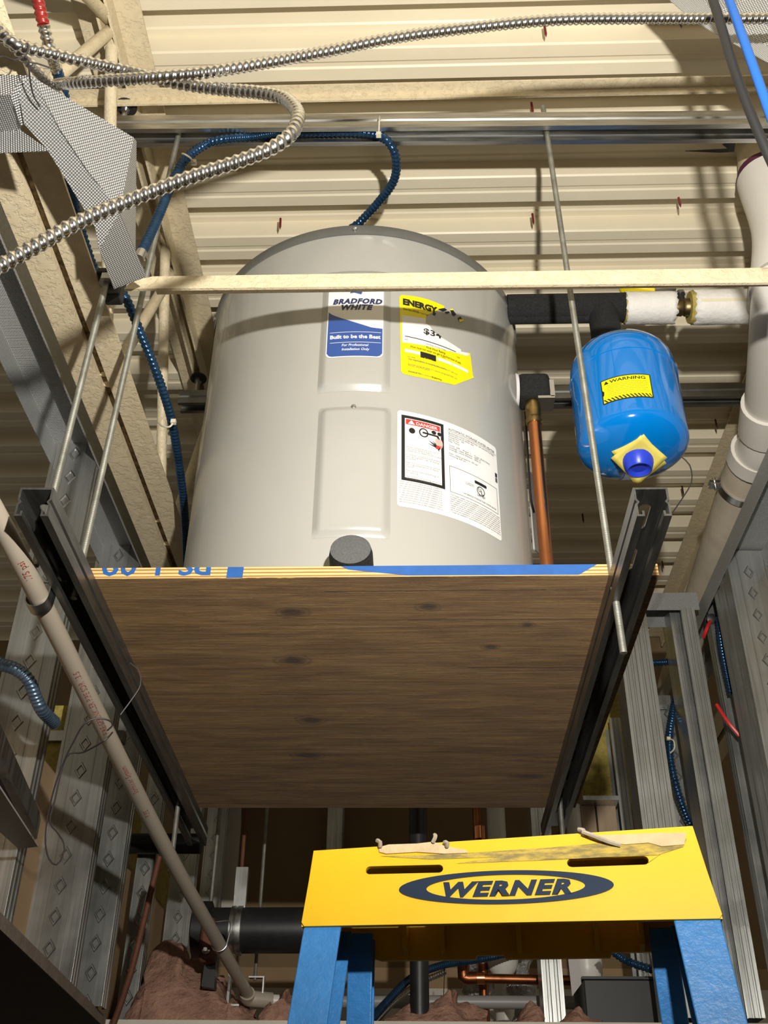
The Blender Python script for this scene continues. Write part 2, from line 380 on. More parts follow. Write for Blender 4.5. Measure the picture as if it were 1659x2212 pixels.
# ------------------------------------------------------------------ open-web joists
def angle_pair(m, xc, half, h0, up, y0, y1, t=.005, leg=.048):
    ms = []
    for s in (-1, 1):
        q = MB(); x0, x1 = sorted((xc + s*.008, xc + s*half)); v0, v1 = sorted((xc + s*.008, xc + s*(.008 + t)))
        if up: q.box(x0, x1, y0, y1, h0, h0 + t); q.box(v0, v1, y0, y1, h0 + t, h0 + leg)
        else: q.box(x0, x1, y0, y1, h0 - t, h0); q.box(v0, v1, y0, y1, h0 - leg, h0 - t)
        ms.append(q)
    return ms
def joist(xc, bars, label, y0=-.6, y1=3.58):
    j = thing('steel_joist', (xc, 1.3, 1.245), label, 'joist')
    for q in angle_pair(None, xc, .052, 1.245, True, y0, y1): q.build('bottom_chord_angle', 'joist_paint', j)
    for q in angle_pair(None, xc, .060, H0 - .012, False, y0, y1): q.build('top_chord_angle', 'joist_paint', j)
    for (ya, yb) in bars:
        MB().tube((xc, ya, 1.835), (xc, yb, 1.262), .0115, n=14).build('web_bar', 'joist_paint', j)
    MB().box(xc - .0075, xc + .0075, y0, y1, 1.262, 1.272).build('filler_strip', 'joist_gap', j)
    return j
XJ = -.557
def barpx(xj, a, b):                                  # a bar seen through two pixels in the joist's plane, run on to both chords
    A, B = aX(*a, xj), aX(*b, xj); k = (B.y - A.y)/(B.z - A.z); return (A.y + k*(1.835 - A.z), A.y + k*(1.262 - A.z))
LB = [barpx(XJ, (355, 645), (347, 1100)), barpx(XJ, (345, 635), (262, 775)), barpx(XJ, (440, 940), (372, 1140)), barpx(XJ, (228, 75), (135, 155)), barpx(XJ, (240, 170), (238, 285))]
LB += [(LB[2][0] + .02, LB[2][0] + .33), (LB[3][0] - .02, LB[3][0] - .62), (LB[2][0] + .6, LB[2][0] + .33)]
joist(XJ, LB, 'cream painted open-web joist with peeling paint left of the water heater')
XR = .917
joist(XR, [(.75, .35), (.75, 1.1), (1.45, 1.1), (1.45, 1.8), (2.3, 1.8), (2.3, 2.75), (3.2, 2.75)], 'cream painted open-web joist behind the white drain pipe')
# cream flat brace in front of the heater, with a thin turned flange along its top
hb0 = aY(300, 624, 1.18).z; hb1 = aY(300, 600, 1.18).z
br = thing('bridging_angle', (.1, 1.18, hb0), 'cream painted bridging bar crossing in front of the water heater', 'brace')
P = [aY(268, 624, 1.18), aY(1680, 610, 1.18), aY(1680, 578, 1.18), aY(330, 597, 1.18), aY(285, 606, 1.18)]
for p in P: p.y = 1.18
MB().ext(P, (0, .005, 0)).build('vertical_leg', 'joist_paint', br)
q0, q1 = P[3] + Vector((0, .005, 0)), P[2] + Vector((0, .005, 0))
MB().hexa([q0 + Vector((0, 0, -.005)), q1 + Vector((0, 0, -.005)), q1 + Vector((0, .03, -.005)), q0 + Vector((0, .03, -.005)), q0, q1, q1 + Vector((0, .03, 0)), q0 + Vector((0, .03, 0))]).build('top_leg', 'joist_paint', br)
# deck-level cream angle below the first rib (runs across, behind the overhead strut)
CB = H0 - .012 - .048                                 # underside of the joists' top chords
yl = aH(200, 231, CB - .020).y
MB().box(-.66, 1.02, yl - .025, yl, CB - .004, CB).box(-.66, 1.02, yl - .004, yl, CB - .020, CB - .004).build('x', 'joist_paint')
o = bpy.data.objects['x']; o.name = 'bridging_angle.001'; tag(o, 'cream painted bridging angle tight under the roof deck above the long strut', 'brace')

# ------------------------------------------------------------------ strut channel
def strut_section(w=.0413, hgt=.0413, t=.0027, lip=.0095, ret=.0075):     # open side down, closed back up; origin bottom centre
    a = w/2; k = .0028
    out = [(-a, 0), (-a, hgt*.42), (-a + k, hgt*.50), (-a, hgt*.58), (-a, hgt), (a, hgt), (a, hgt*.58), (a - k, hgt*.50), (a, hgt*.42), (a, 0),
           (a - lip, 0), (a - lip, ret), (a - lip + t, ret), (a - lip + t, t), (a - t, t), (a - t, hgt*.42 - .001), (a - t - k, hgt*.5), (a - t, hgt*.58 + .001), (a - t, hgt - t)]
    return out + [(-x, z) for x, z in reversed(out[10:])]
SEC = strut_section()
def strut_body(m, a, b, slots=True, pitch=.1016, slot=.056, sw=.0143, first=.032):
    a, b = Vector(a), Vector(b); d = (b - a).normalized(); s = Vector((-d.y, d.x, 0))*-1; up = Vector((0, 0, 1)); L = (b - a).length
    sec = SEC if not slots else None
    if not slots:
        R = [[p + s*x + up*z for x, z in SEC] for p in (a, b)]; m.ring(R, True, False, False); n = len(SEC)
        tri = tessellate_polygon([[Vector((x, z, 0)) for x, z in SEC]]); base = len(m.v) - 2*n
        m.f += [tuple(base + i for i in t) for t in tri] + [tuple(base + n + i for i in t) for t in tri]; return m
    w = .0413; t = .0027
    for sg in (-1, 1):                                # two side walls with their lips
        half = [(sg*x, z) for x, z in [(.02065, 0), (.02065, .0173), (.01785, .02065), (.02065, .024), (.02065, .0413), (.01795, .0413), (.01795, .025), (.0151, .02065), (.01795, .0163), (.01795, .0027), (.0139, .0027), (.0139, .0078), (.0112, .0078), (.0112, 0)]]
        n = len(half); m.ring([[p + s*x + up*z for x, z in half] for p in (a, b)], True, False, False); base = len(m.v) - 2*n
        tri = tessellate_polygon([[Vector((x, z, 0)) for x, z in half]]); m.f += [tuple(base + i for i in q) for q in tri] + [tuple(base + n + i for i in q) for q in tri]
    holes = []; x = first
    while x + slot < L - .01:
        P = []
        for c, a0 in ((x + slot - sw/2, -90), (x + sw/2, 90)):
            for k in range(7): an = math.radians(a0 + 180*k/6); P.append(a + d*(c + sw/2*math.cos(an)) + s*(sw/2*math.sin(an)) + up*(.0413 - t))
        holes.append(P); x += pitch
    z = up*(.0413 - t)
    m.ext([a + s*-.0180 + z, a + s*.0180 + z, b + s*.0180 + z, b + s*-.0180 + z], up*t, holes)
    return m
SH = .7005                                            # underside of the platform struts
LA, LZ = Vector((-.462, 1.040, SH)), Vector((-.498, 2.365, SH))
RA, RZ = Vector((.281, 1.052, SH)), Vector((.288, 2.345, SH))
o = strut_body(MB(), LA, LZ).build('strut_channel', 'strut_oiled'); tag(o, 'dark slotted strut channel under the left side of the plywood, beside the beige pipe', 'strut')
o = strut_body(MB(), RA, RZ).build('strut_channel', 'strut_oiled'); tag(o, 'dark slotted strut channel under the plywood with a rod end hanging through it', 'strut')
US = 1.700
f0 = aH(285, 318, US).y - .0206
o = strut_body(MB(), (-.585, f0, US), (1.3, f0 + .028, US)).build('strut_channel', 'strut_zinc'); tag(o, 'long galvanized strut channel overhead with a blue cable tied along it', 'strut')
r0 = aH(380, 893, US).y - .0206
o = strut_body(MB(), (-.595, r0, US), (1.3, r0, US)).build('strut_channel', 'strut_metal'); tag(o, 'grey strut channel hung under the roof deck behind the heater and blue tank', 'strut')
def hexnut(m, c, r=.0085, t=.008):
    c = Vector(c); return m.add([c + Vector((r*math.cos(math.radians(60*k)), r*math.sin(math.radians(60*k)), z)) for z in (0, t) for k in range(6)],
        [(5, 4, 3, 2, 1, 0), (6, 7, 8, 9, 10, 11)] + [(k, (k + 1) % 6, (k + 1) % 6 + 6, k + 6) for k in range(6)])
def hanger(x, y, label):
    t = thing('hanger_bolt', (x, y, US + .0413), label, 'bolt', 'strut hanger bolts')
    MB().tube((x, y, US + .030), (x, y, 1.838), .0052).build('stud', 'zinc_bolt', t); MB().tube((x, y, 1.7955), (x, y, 1.8003), .021, n=24).build('washer', 'dark_steel', t)
    hexnut(MB(), (x, y, 1.7848), .0095, .011).build('nut', 'zinc_bolt', t); MB().tube((x, y, US + .0413), (x, y, US + .044), .016, n=20).build('lower_washer', 'zinc_bolt', t)
hanger(XJ, f0, 'bolt with black washer holding the long overhead strut to the joist')
hanger(XJ, r0, 'bolt with round washer holding the strut behind the heater to the joist')
# threaded rods
def rod(top, bot, label, nuts=(), group=None):
    top, bot = Vector(top), Vector(bot)
    t = thing('threaded_rod', bot, label, 'rod', group); MB().tube(bot, top, .0050, n=12).build('shaft', 'threaded_zinc', t)
    for h in nuts:
        k = (h - bot.z)/(top.z - bot.z); p = bot.lerp(top, k); hexnut(MB(), p, .0095).build('nut', 'zinc_bolt', t)
        MB().box(p.x - .019, p.x + .019, p.y - .019, p.y + .019, h + .008, h + .0125).build('square_washer', 'zinc_bolt', t)
    return t
fr = f0 + .013
rt0, rt1 = aY(1173, 231, fr), aY(1347, 1411, fr)
rod(rt0, rt1, 'long threaded rod in front of the blue tank, its end hanging below the platform')
rod((-.448, fr, 1.755), (-.474, fr, SH + .012), 'threaded rod rising from the plywood to the overhead strut with a white tie')
b1, b0 = aY(231, 606, 1.175), aY(113, 1075, 1.175); k = (b0 - b1)/(b1.z - b0.z)
cl_rod = rod(b1 + (b1 - b0)*.03, b0 + k*(b0.z - SH - .012), 'threaded rod on the left from a beam clamp down to the strut end')
c = aY(233, 600, 1.172)
bc = thing('beam_clamp', c, 'black beam clamp with nut at the top of the left rod', 'clamp')
hexnut(MB(), c - Vector((0, 0, .012)), .013, .012).build('nut', 'zinc_bolt', bc)
MB().box(c.x - .006, c.x + .022, c.y + .004, c.y + .03, c.z - .032, c.z + .03).box(c.x - .018, c.x + .02, c.y - .008, c.y + .03, c.z + .004, c.z + .016).build('jaw', 'dark_steel', bc, bevel=.003)
e0, e1 = aY(368, 1882, 2.12), aY(376, 1795, 2.12); k = (e1 - e0)/(e1.z - e0.z)
rod((e0.x + .012, r0, US + .05), e0, 'rear threaded rod whose shiny end hangs below the left strut')
e0 = aY(1216, 1816, 2.17); rod((e0.x, r0, US + .05), e0, 'rear threaded rod hanging below the right strut behind the yellow ladder')

# ------------------------------------------------------------------ plywood platform
PB = SH + .0413 + .0005; PT = PB + .0190
fy = aH(760, 1248, PB).y
pxl = aH(128, 1300, PB).x; pxr = aH(1421, 1252, PB).x; pyr = aH(800, 1745, PB).y
pl = thing('plywood_sheet', ((pxl + pxr)/2, fy, PB), 'rough plywood platform sheet with blue stencilled front edge under the heater', 'plywood')
MB().box(pxl, pxr, fy, pyr, PB, PB + .0012).build('bottom_face', 'ply_face', pl)
MB().box(pxl, pxr, fy, pyr, PB + .0012, PT).build('core_edge', 'ply_edge', pl, bevel=.0008)
# knots and fresh splits where the sheet has them
t = PLY; col = PLYCOL; sx = t.n('ShaderNodeSeparateXYZ'); t.l(t.c.outputs['Object'], sx.inputs[0]); cx_, cy_ = (pxl + pxr)/2, fy
wob = t.math('MULTIPLY', t.math('SUBTRACT', t.noise(t.coord((1, 1, 1)), 35, 4), .5), .9)
def blend(fac, c):
    global col
    x = t.n('ShaderNodeMix'); x.data_type = 'RGBA'; t.l(fac, x.inputs[0]); t.l(col, x.inputs[6]); x.inputs[7].default_value = (*c, 1); col = x.outputs[2]
for kx, ky, ra, rb in ((632, 1426, .020, .013), (630, 1323, .018, .010), (925, 1312, .013, .009), (672, 1556, .020, .013), (665, 1632, .022, .013), (1060, 1398, .010, .007), (1140, 1350, .009, .006)):
    ra *= 1.7; rb *= 1.7; p = aH(kx, ky, PB); ex = t.math('DIVIDE', t.math('SUBTRACT', sx.outputs[0], p.x - cx_), ra); ey = t.math('DIVIDE', t.math('SUBTRACT', sx.outputs[1], p.y - cy_), rb)
    d = t.math('ADD', t.math('SQRT', t.math('ADD', t.math('MULTIPLY', ex, ex), t.math('MULTIPLY', ey, ey))), wob)
    blend(t.ramp(d, [(.30, (.9,)*3), (.62, (.45,)*3), (.72, (.1,)*3), (.84, (.45,)*3), (1.0, (0,)*3)]), (.085, .038, .014))
for x0, x1, ky, wd, c in ((215, 545, 1293, .0016, (.62, .40, .18)), (430, 900, 1354, .0014, (.60, .38, .17)), (880, 1330, 1338, .0012, (.10, .05, .02)), (1010, 1290, 1442, .0014, (.10, .05, .02)), (700, 1180, 1276, .0013, (.09, .045, .018)), (1030, 1280, 1452, .0012, (.58, .36, .16)), (560, 840, 1500, .0012, (.10, .05, .02)), (480, 1000, 1690, .0014, (.09, .045, .018))):
    a, b = aH(x0, ky, PB), aH(x1, ky, PB); ym = (a.y + b.y)/2 - cy_
    dy = t.math('ABSOLUTE', t.math('ADD', t.math('SUBTRACT', sx.outputs[1], ym), t.math('MULTIPLY', wob, .006)))
    inx = t.math('MULTIPLY', t.math('GREATER_THAN', sx.outputs[0], a.x - cx_), t.math('LESS_THAN', sx.outputs[0], b.x - cx_))
    blend(t.math('MULTIPLY', t.math('LESS_THAN', dy, wd), t.math('MULTIPLY', inx, .85)), c)
t.base(col)
EP = Pln((0, fy, 0), (1, 0, 0), (0, 0, 1), (0, -1, 0))
def onedge(px): return EP.uv(px, 1236)[0]
zc = (PB + PT)/2
decal('blue_paint_strip', polyf([(onedge(735), PT - .0004), (onedge(752), PT - .006), (onedge(800), PB + .009), (onedge(880), PB + .003), (onedge(1250), PB + .002), (onedge(1292), PT - .0004)]), EP.map, .0004, 'stencil_blue', pl)
decal('blue_square_mark', polyf([(onedge(490), PB + .001), (onedge(525), PB + .001), (onedge(526), PT - .0005), (onedge(491), PT - .0005)]), EP.map, .0004, 'stencil_blue', pl)
tx = fit('PS 1-09', onedge(455) - onedge(219), .034, bold=.018)
tx = shift(tx, onedge(455), PT + .020, math.pi)
decal('stencilled_lettering', tx, EP.map, .0004, 'stencil_blue', pl, clip=[((0, PT - .0006), (0, 1)), ((0, PB + .003), (0, -1))])

# ------------------------------------------------------------------ WATER HEATER
HC = (-.108, 1.690); HR = .3195; HB = PT; HT = 1.585
ht = thing('water_heater', (HC[0], HC[1], HB), 'squat grey electric water heater standing on the plywood platform', 'water heater')
MB().lathe((HC[0], HC[1], 0), [(.30, HB), (HR - .004, HB + .001), (HR, HB + .006), (HR, HT - .012)], 128).build('body', 'heater_grey', ht)
lid = MB().lathe((HC[0], HC[1], 0), [(HR + .0005, HT - .026), (HR + .003, HT - .026), (HR + .0035, HT - .004), (HR, HT + .001), (HR - .02, HT + .003), (.05, HT + .010), (0, HT + .010)], 128).build('lid', 'heater_rim', ht)
K = Cyl(HC, HR)
for px, py in ((766, 515), (1070, 632), (487, 652), (420, 760)):
    u, v = K.uv(px, py); p = Vector(K.map(u, HT - .014, .0035)); n = Vector((math.sin(u/HR), -math.cos(u/HR), 0))
    MB().lathe(p, [(.0055, -.001), (.0055, .001), (.004, .003), (.0, .0038)], 14, n).build('screw', 'zinc_bolt', lid)
def panel(u0, u1, v0, v1, parent, raise_=.0085):
    m = MB(); NU, NV = 44, 60; rim = .010
    for j in range(NV + 1):
        for i in range(NU + 1):
            fu = i/NU; fv = j/NV; u = u0 + (u1 - u0)*fu; v = v0 + (v1 - v0)*fv
            du = min(u - u0, u1 - u); dv = min(v - v0, v1 - v); r = .016
            d = min(du, dv) if not (du < r and dv < r) else r - math.hypot(r - du, r - dv)
            d = max(d, 0); e = .0018 if d < .0045 else .0018 + (raise_ - .0018)*min(1, ((d - .0045)/rim))**.6
            if d <= 0: e = .0002
            m.v.append(Vector(K.map(u, v, e)))
    for j in range(NV):
        for i in range(NU): a = j*(NU + 1) + i; m.f.append((a, a + 1, a + NU + 2, a + NU + 1))
    return m.build('access_panel', 'heater_grey', parent)
ua = K.uv(688, 800)[0]; ub = K.uv(843, 800)[0]; vb = K.uv(765, 845)[1]
pan1 = panel(ua, ub, vb, vb + .29, ht)
uc = K.uv(681, 1020)[0]; ud = K.uv(844, 1020)[0]; vt = K.uv(765, 878)[1]; vbb = K.uv(765, 1160)[1]
pan2 = panel(uc, ud, vbb, vt, ht)
u, v = K.uv(764, 878); n = Vector((math.sin(u/HR), -math.cos(u/HR), 0))
MB().lathe(Vector(K.map(u, v - .002, .002)), [(.0045, -.002), (.0045, .001), (0, .003)], 12, n).build('screw', 'zinc_bolt', pan2)
e0 = .0088
def KU(px, py): return K.uv(px, py, e0)
# brand label
bl = decal('brand_label', polyf([*rrect(KU(707, 700)[0], KU(828, 700)[0], KU(765, 771)[1], KU(765, 604)[1], .010)]), K.map, e0 + .0004, 'label_white', pan1, step=.01)
L = lambda *p: [KU(*q) for q in p]
u0, u1, v0 = KU(709, 700)[0], KU(826.5, 700)[0], KU(765, 769)[1]
wave = []
for i in range(15):
    f = i/14; s = f*f*(3 - 2*f); wave.append((u0 + (u1 - u0)*f, KU(765, 672)[1] - (KU(765, 672)[1] - KU(765, 703)[1])*(min(1, f*1.25)**.7) - .006*f))
dsp = wave + [(u1, v0 + .008), (u1 - .004, v0 + .002), (u1 - .009, v0), (u0 + .009, v0), (u0 + .004, v0 + .002), (u0, v0 + .008)]
decal('blue_field', polyf(dsp), K.map, e0 + .0007, 'label_blue', bl, step=.01)
def ktext(name, body, pl, pr, py, cap, mat, parent, eps, K=K, **kw):
    a = K.uv(pl, py, eps)[0]; b = K.uv(pr, py, eps)[0]; v = K.uv((pl + pr)/2, py, eps)[1]
    clip = kw.pop('clip', ()); return decal(name, shift(fit(body, b - a, cap, **kw), a, v), K.map, eps, mat, parent, clip=clip)
ktext('brand_lettering', 'BRADFORD', 719, 826, 655, .0125, 'print_navy', bl, e0 + .0007, bold=.06, shear=.25, sp=1.12)
ktext('brand_lettering', 'WHITE', 737, 806, 668, .0125, 'print_navy', bl, e0 + .0007, bold=.06, shear=.25, sp=1.12)
ktext('slogan', 'Built to be the Best', 713, 822, 730, .0085, 'label_white', bl, e0 + .001, bold=.035)
ktext('slogan', 'For Professional', 738, 796, 747, .0055, 'label_white', bl, e0 + .001, bold=.012, shear=.2)
ktext('slogan', 'Installation Only', 738, 798, 756, .0055, 'label_white', bl, e0 + .001, bold=.012, shear=.2)
for py in (718, 740):
    vv = KU(765, py)[1]; decal('rule', polyf([(KU(713, py)[0], vv), (KU(823, py)[0], vv), (KU(823, py)[0], vv + .0009), (KU(713, py)[0], vv + .0009)]), K.map, e0 + .001, 'label_white', bl, step=.01)
ub_, vb_ = KU(768, 640)
for k in range(3):
    y = vb_ + .004 + k*.0115; decal('logo_bar', polyf([(ub_ - .010, y + .003), (ub_ - .002, y + .0045), (ub_ + .010, y), (ub_ + .012, y + .006), (ub_ - .001, y + .0105), (ub_ - .008, y + .009)]), K.map, e0 + .0007, 'label_blue', bl)
# energy label, torn
Z = lambda x, y: K.uv(850 + x/8.73, 620 + y/8.73)
tear = [(605, 690), (680, 740), (760, 860), (900, 960), (1150, 1110), (1270, 1190), (1268, 1222)]
yel = [(112, 190), (150, 152), (400, 180), (640, 235), (950, 360), (960, 400), (830, 440), (720, 500), (615, 540)] + tear + [(1440, 1250), (1470, 1480), (1500, 1720), (1150, 1850), (800, 1775), (400, 1690), (180, 1640), (140, 1580)]
pc = Z(1300, 1500); p1 = Z(1480, 1790)
def lift(u, v):
    return max(0, (u - pc[0]) + .55*(pc[1] - v) - .030)*.55
en = decal('energy_label', polyf([Z(*p) for p in yel]), K.map, .0006, 'label_yellow', ht, step=.006, lift=lift)
whi = [(152, 538), (605, 605)] + tear + [(1420, 1262), (1408, 1300), (1360, 1305), (900, 1185), (165, 1050)]
decal('white_box', polyf([Z(*p) for p in whi]), K.map, .0010, 'label_white', en, step=.006)
def zt(body, x0, x1, y, cap, mat='print_black', eps=.0013, **kw): return ktext('lettering', body, 850 + x0/8.73, 850 + x1/8.73, 620 + y/8.73, cap, mat, en, eps, **kw)
zt('ENERGY', 178, 830, 395, .0150, bold=.06)
zt('Water Heater - ELECTRIC', 182, 480, 440, .0030); zt('Tank Size (Storage Capacity)', 182, 650, 470, .0030)
zt('$34', 570, 905, 920, .0135, bold=.022, clip=[(Z(880, 930), (.55, .83))])
a, b = Z(215, 940), Z(1165, 1130)
decal('cost_line', polyf([(a[0], a[1]), (b[0], a[1]), (b[0], a[1] + .0018), (a[0], a[1] + .0018)]), K.map, .0013, 'print_black', en, step=.01)
zt('$345', 217, 275, 1000, .0028); zt('Cost Range of Similar Models', 610, 985, 1135, .0030)
zt('First Hour Rating', 625, 975, 1205, .0048, bold=.012); zt('(How much hot water you get in the first hour of use)', 318, 1262, 1260, .0050, bold=.01)
a = Z(205, 1255)
def zbox(x0, x1, y0, y1, mat, eps):
    q0, q1 = Z(x0, (y0 + y1)/2), Z(x1, (y0 + y1)/2); vm = Z(700, (y0 + y1)/2); hh = abs(Z(700, y0)[1] - Z(700, y1)[1])/2
    decal('rating_box', polyf([(q0[0], vm[1] - hh), (q1[0], vm[1] - hh), (q1[0], vm[1] + hh), (q0[0], vm[1] + hh)]), K.map, eps, mat, en, step=.01)
zbox(205, 500, 1290, 1345, 'label_white', .0012); zbox(505, 795, 1275, 1385, 'print_black', .0013); zbox(815, 1090, 1290, 1345, 'label_white', .0012); zbox(1100, 1385, 1290, 1345, 'label_white', .0012)
zt('Low', 590, 720, 1375, .0036, 'label_yellow', .0016, bold=.01)
zt('Very small', 255, 410, 1330, .0030); zt('Medium', 905, 985, 1335, .0026); zt('High', 1200, 1250, 1335, .0026)
yy = 1440
for k, s in enumerate(('Your cost will depend on your utility rates and use.', 'Cost range based only on models fueled by ELECTRICITY with a low', 'first hour rating (18-50 gallons).', 'Estimated energy cost based on a national average ELECTRIC cost', 'of 12 cents per kWh.', 'Estimated yearly electricity use.')):
    zt(s, 280, (975, 1205, 690, 1195, 520, 830)[k], yy + 44*k, .0032, 'print_grey')
zt('ftc.gov/energy', 725, 915, 1735, .0042, bold=.008)
for q in ([(830, 420), (960, 400), (1010, 440), (930, 470)], [(960, 470), (1040, 460), (1060, 490), (990, 510)], [(1060, 430), (1120, 440), (1180, 520), (1130, 555), (1090, 500)], [(1205, 590), (1260, 560), (1290, 620), (1245, 660)], [(730, 510), (800, 490), (780, 545)]):
    decal('torn_scrap', polyf([Z(*p) for p in q]), K.map, .0008, 'print_black', en)
for q in ([(1050, 425), (1110, 415), (1130, 440), (1070, 445)], [(1230, 610), (1320, 620), (1300, 650), (1240, 670)]):
    decal('torn_scrap', polyf([Z(*p) for p in q]), K.map, .0010, 'label_yellow', en)
# danger / rating label
D = lambda x, y: K.uv(850 + x/6.636, 880 + y/6.636)
du0 = (D(48, 60)[0] + D(60, 1430)[0])/2; du1 = (D(1462, 570)[0] + D(1550, 1900)[0])/2; dv1 = (D(48, 62)[1] + D(1462, 560)[1])/2; dv0 = (D(60, 1435)[1] + D(1550, 1910)[1])/2
dl = decal('rating_label', polyf(rrect(du0, du1, dv0, dv1, .006)), K.map, .0006, 'label_white', ht, step=.01)
W_ = du1 - du0; H_ = dv1 - dv0
def dx(f): return du0 + W_*f
def dy(f): return dv1 - H_*f
def dbox(name, x0, x1, y0, y1, mat, eps=.0010): decal(name, polyf([(dx(x0), dy(y1)), (dx(x1), dy(y1)), (dx(x1), dy(y0)), (dx(x0), dy(y0))]), K.map, eps, mat, dl, step=.01)
def dtext(body, x0, x1, y, cap, mat='print_grey', eps=.0013, **kw): decal('lettering', shift(fit(body, dx(x1) - dx(x0), cap, **kw), dx(x0), dy(y)), K.map, eps, mat, dl)
xr = (D(738, 1200)[0] - du0)/W_; xl = (D(112, 600)[0] - du0)/W_
yt = .045; yb = .735
dbox('black_border', xl, xr, yt, yb, 'print_black'); ix0 = xl + .028; ix1 = xr - .028
dbox('inner_white', ix0, ix1, yt + .032, yb - .03, 'label_white', .0012); dbox('danger_header', ix0 + .008, ix1 - .008, yt + .040, yt + .098, 'label_red', .0014)
dtext('DANGER', ix0 + .095, ix1 - .03, yt + .088, .0062, 'label_white', .0017, bold=.02)
tc = ix0 + .055
decal('alert_triangle', polyf([(dx(tc - .03), dy(yt + .091)), (dx(tc + .03), dy(yt + .091)), (dx(tc), dy(yt + .046))]), K.map, .0017, 'label_white', dl)
decal('faucet_picture', join2(polyf(ell(dx(ix0 + .06), dy(.205), .0055, .006, 14)), polyh(ell(dx(ix0 + .16), dy(.200), .0085, .0095, 18), ell(dx(ix0 + .16), dy(.200), .0062, .0072, 18)),
      polyf([(dx(ix0 + .15), dy(.190)), (dx(ix0 + .29), dy(.192)), (dx(ix0 + .305), dy(.232)), (dx(ix0 + .285), dy(.232)), (dx(ix0 + .275), dy(.210)), (dx(ix0 + .15), dy(.208))]),
      polyf(ell(dx(ix0 + .25), dy(.170), .0045, .004, 12)), polyf(ell(dx(ix0 + .30), dy(.172), .004, .004, 12))), K.map, .0017, 'print_black', dl)
decal('water_picture', join2(polyf(ell(dx(ix0 + .28), dy(.262), .004, .008, 12)), polyf(ell(dx(ix0 + .31), dy(.275), .004, .009, 12))), K.map, .0017, 'print_pink', dl)
decal('hand_picture', polyf([(dx(ix0 + .20), dy(.268)), (dx(ix0 + .26), dy(.295)), (dx(ix0 + .23), dy(.262)), (dx(ix0 + .29), dy(.300)), (dx(ix0 + .33), dy(.290)), (dx(ix1 - .02), dy(.345)), (dx(ix1 - .02), dy(.365)), (dx(ix0 + .28), dy(.335)), (dx(ix0 + .19), dy(.300)), (dx(ix0 + .25), dy(.310))]), K.map, .0017, 'print_black', dl)
decal('hand_picture', polyf([(dx(ix0 + .27), dy(.308)), (dx(ix0 + .33), dy(.298)), (dx(ix1 - .05), dy(.342)), (dx(ix0 + .30), dy(.330))]), K.map, .0019, 'label_red', dl)
for k, s in enumerate(('Water temperature over 125°F', 'can cause severe burns', 'instantly or death from scalds.', '', 'Children, disabled and elderly', 'are at highest risk of being', 'scalded.', '', 'See instruction manual before', 'setting temperature at water', 'heater.', '', 'Feel water before bathing or', 'showering.', '', 'Temperature limiting valves are', 'available, see manual.')):
    if s: dtext(s, ix0 + .012, ix0 + .012 + len(s)*.0099, .392 + k*.0205, .0036)
for k in range(10): dtext('Caution: read instructions before use and after installation of this heater'[k:k + 62], xl - .02, xr - .03, .755 + k*.0225, .0026)
xa = xr + .045
dtext('AUTOMATIC STORAGE WATER HEATER', xa, .965, .085, .0045, 'print_black')
dbox('rule', xa - .01, .985, .094, .0965, 'print_grey', .0013)
for k, s in enumerate(('BRADFORD WHITE CORPORATION  200 LAFAYETTE STREET', 'MIDDLEVILLE MI 49333 USA', 'Model No.   RE', 'Serial No.', 'Max. Temp.', '', 'Volts  240    Phase  1     Type  ELECTRIC', 'Wattage  Upper Element   4500 W', 'Wattage  Lower Element   4500 W', '', 'Max. rated pressure 150 psi', 'Working 300 psi')):
    if s: dtext(s, xa, min(.96, xa + len(s)*.0108), .125 + k*.022, .0029)
dbox('barcode', .958, .985, .30, .345, 'print_black', .0013); dbox('barcode', .958, .985, .352, .40, 'print_grey', .0013)
decal('approval_box', polyh([(dx(xa), dy(.74)), (dx(.97), dy(.74)), (dx(.97), dy(.47)), (dx(xa), dy(.47))], [(dx(xa + .004), dy(.7365)), (dx(.966), dy(.7365)), (dx(.966), dy(.4735)), (dx(xa + .004), dy(.4735))]), K.map, .0013, 'print_grey', dl, step=.01)
decal('logo_pill', polyf(rrect(dx(.70), dx(.835), dy(.545), dy(.515), .0016)), K.map, .0013, 'print_black', dl, step=.01)
ucx, ucy, ur = dx(.765), dy(.605), .0092
decal('approval_mark', join2(polyh(ell(ucx, ucy, ur, ur, 28), ell(ucx, ucy, ur*.84, ur*.84, 28)), shift(fit('U', .0058, .0072, bold=.012), ucx - .0055, ucy - .0020), shift(fit('L', .005, .0072, bold=.012), ucx + .0008, ucy - .0058)), K.map, .0013, 'print_black', dl)
dtext('LISTED', .725, .81, .665, .0042, 'print_black', bold=.012); dtext('HOUSEHOLD STORAGE TANK WATER HEATER', .58, .945, .712, .0030, 'print_black')
dtext('UL CERTIFIED', .60, .69, .585, .0020); dtext('CONFORMS TO', .60, .69, .60, .0020)
for k in range(9): dtext('This water heater must be installed in accordance with local codes and the instructions'[k*2:k*2 + 66], xa, .985, .775 + k*.0215, .0026)
# foam plug on the drain, at the foot
u, v = K.uv(757, 1196); c = Vector(K.map(u, v, 0)); fo = thing('foam_plug', c, 'black foam plug over the drain at the foot of the heater', 'insulation')
d = Vector((.0, -.9, .22)).normalized(); tip = aY(757, 1183, c.y - .075)
base = tip - d*.085
MB().lathe(base, [(.030, 0), (.0325, .02), (.032, .07), (.0295, .082)], 32, d, cap=False).build('sleeve', 'foam_black', fo); MB().lathe(base, [(.0295, .0815), (0, .0835)], 32, d).build('end_face', 'foam_end', fo)

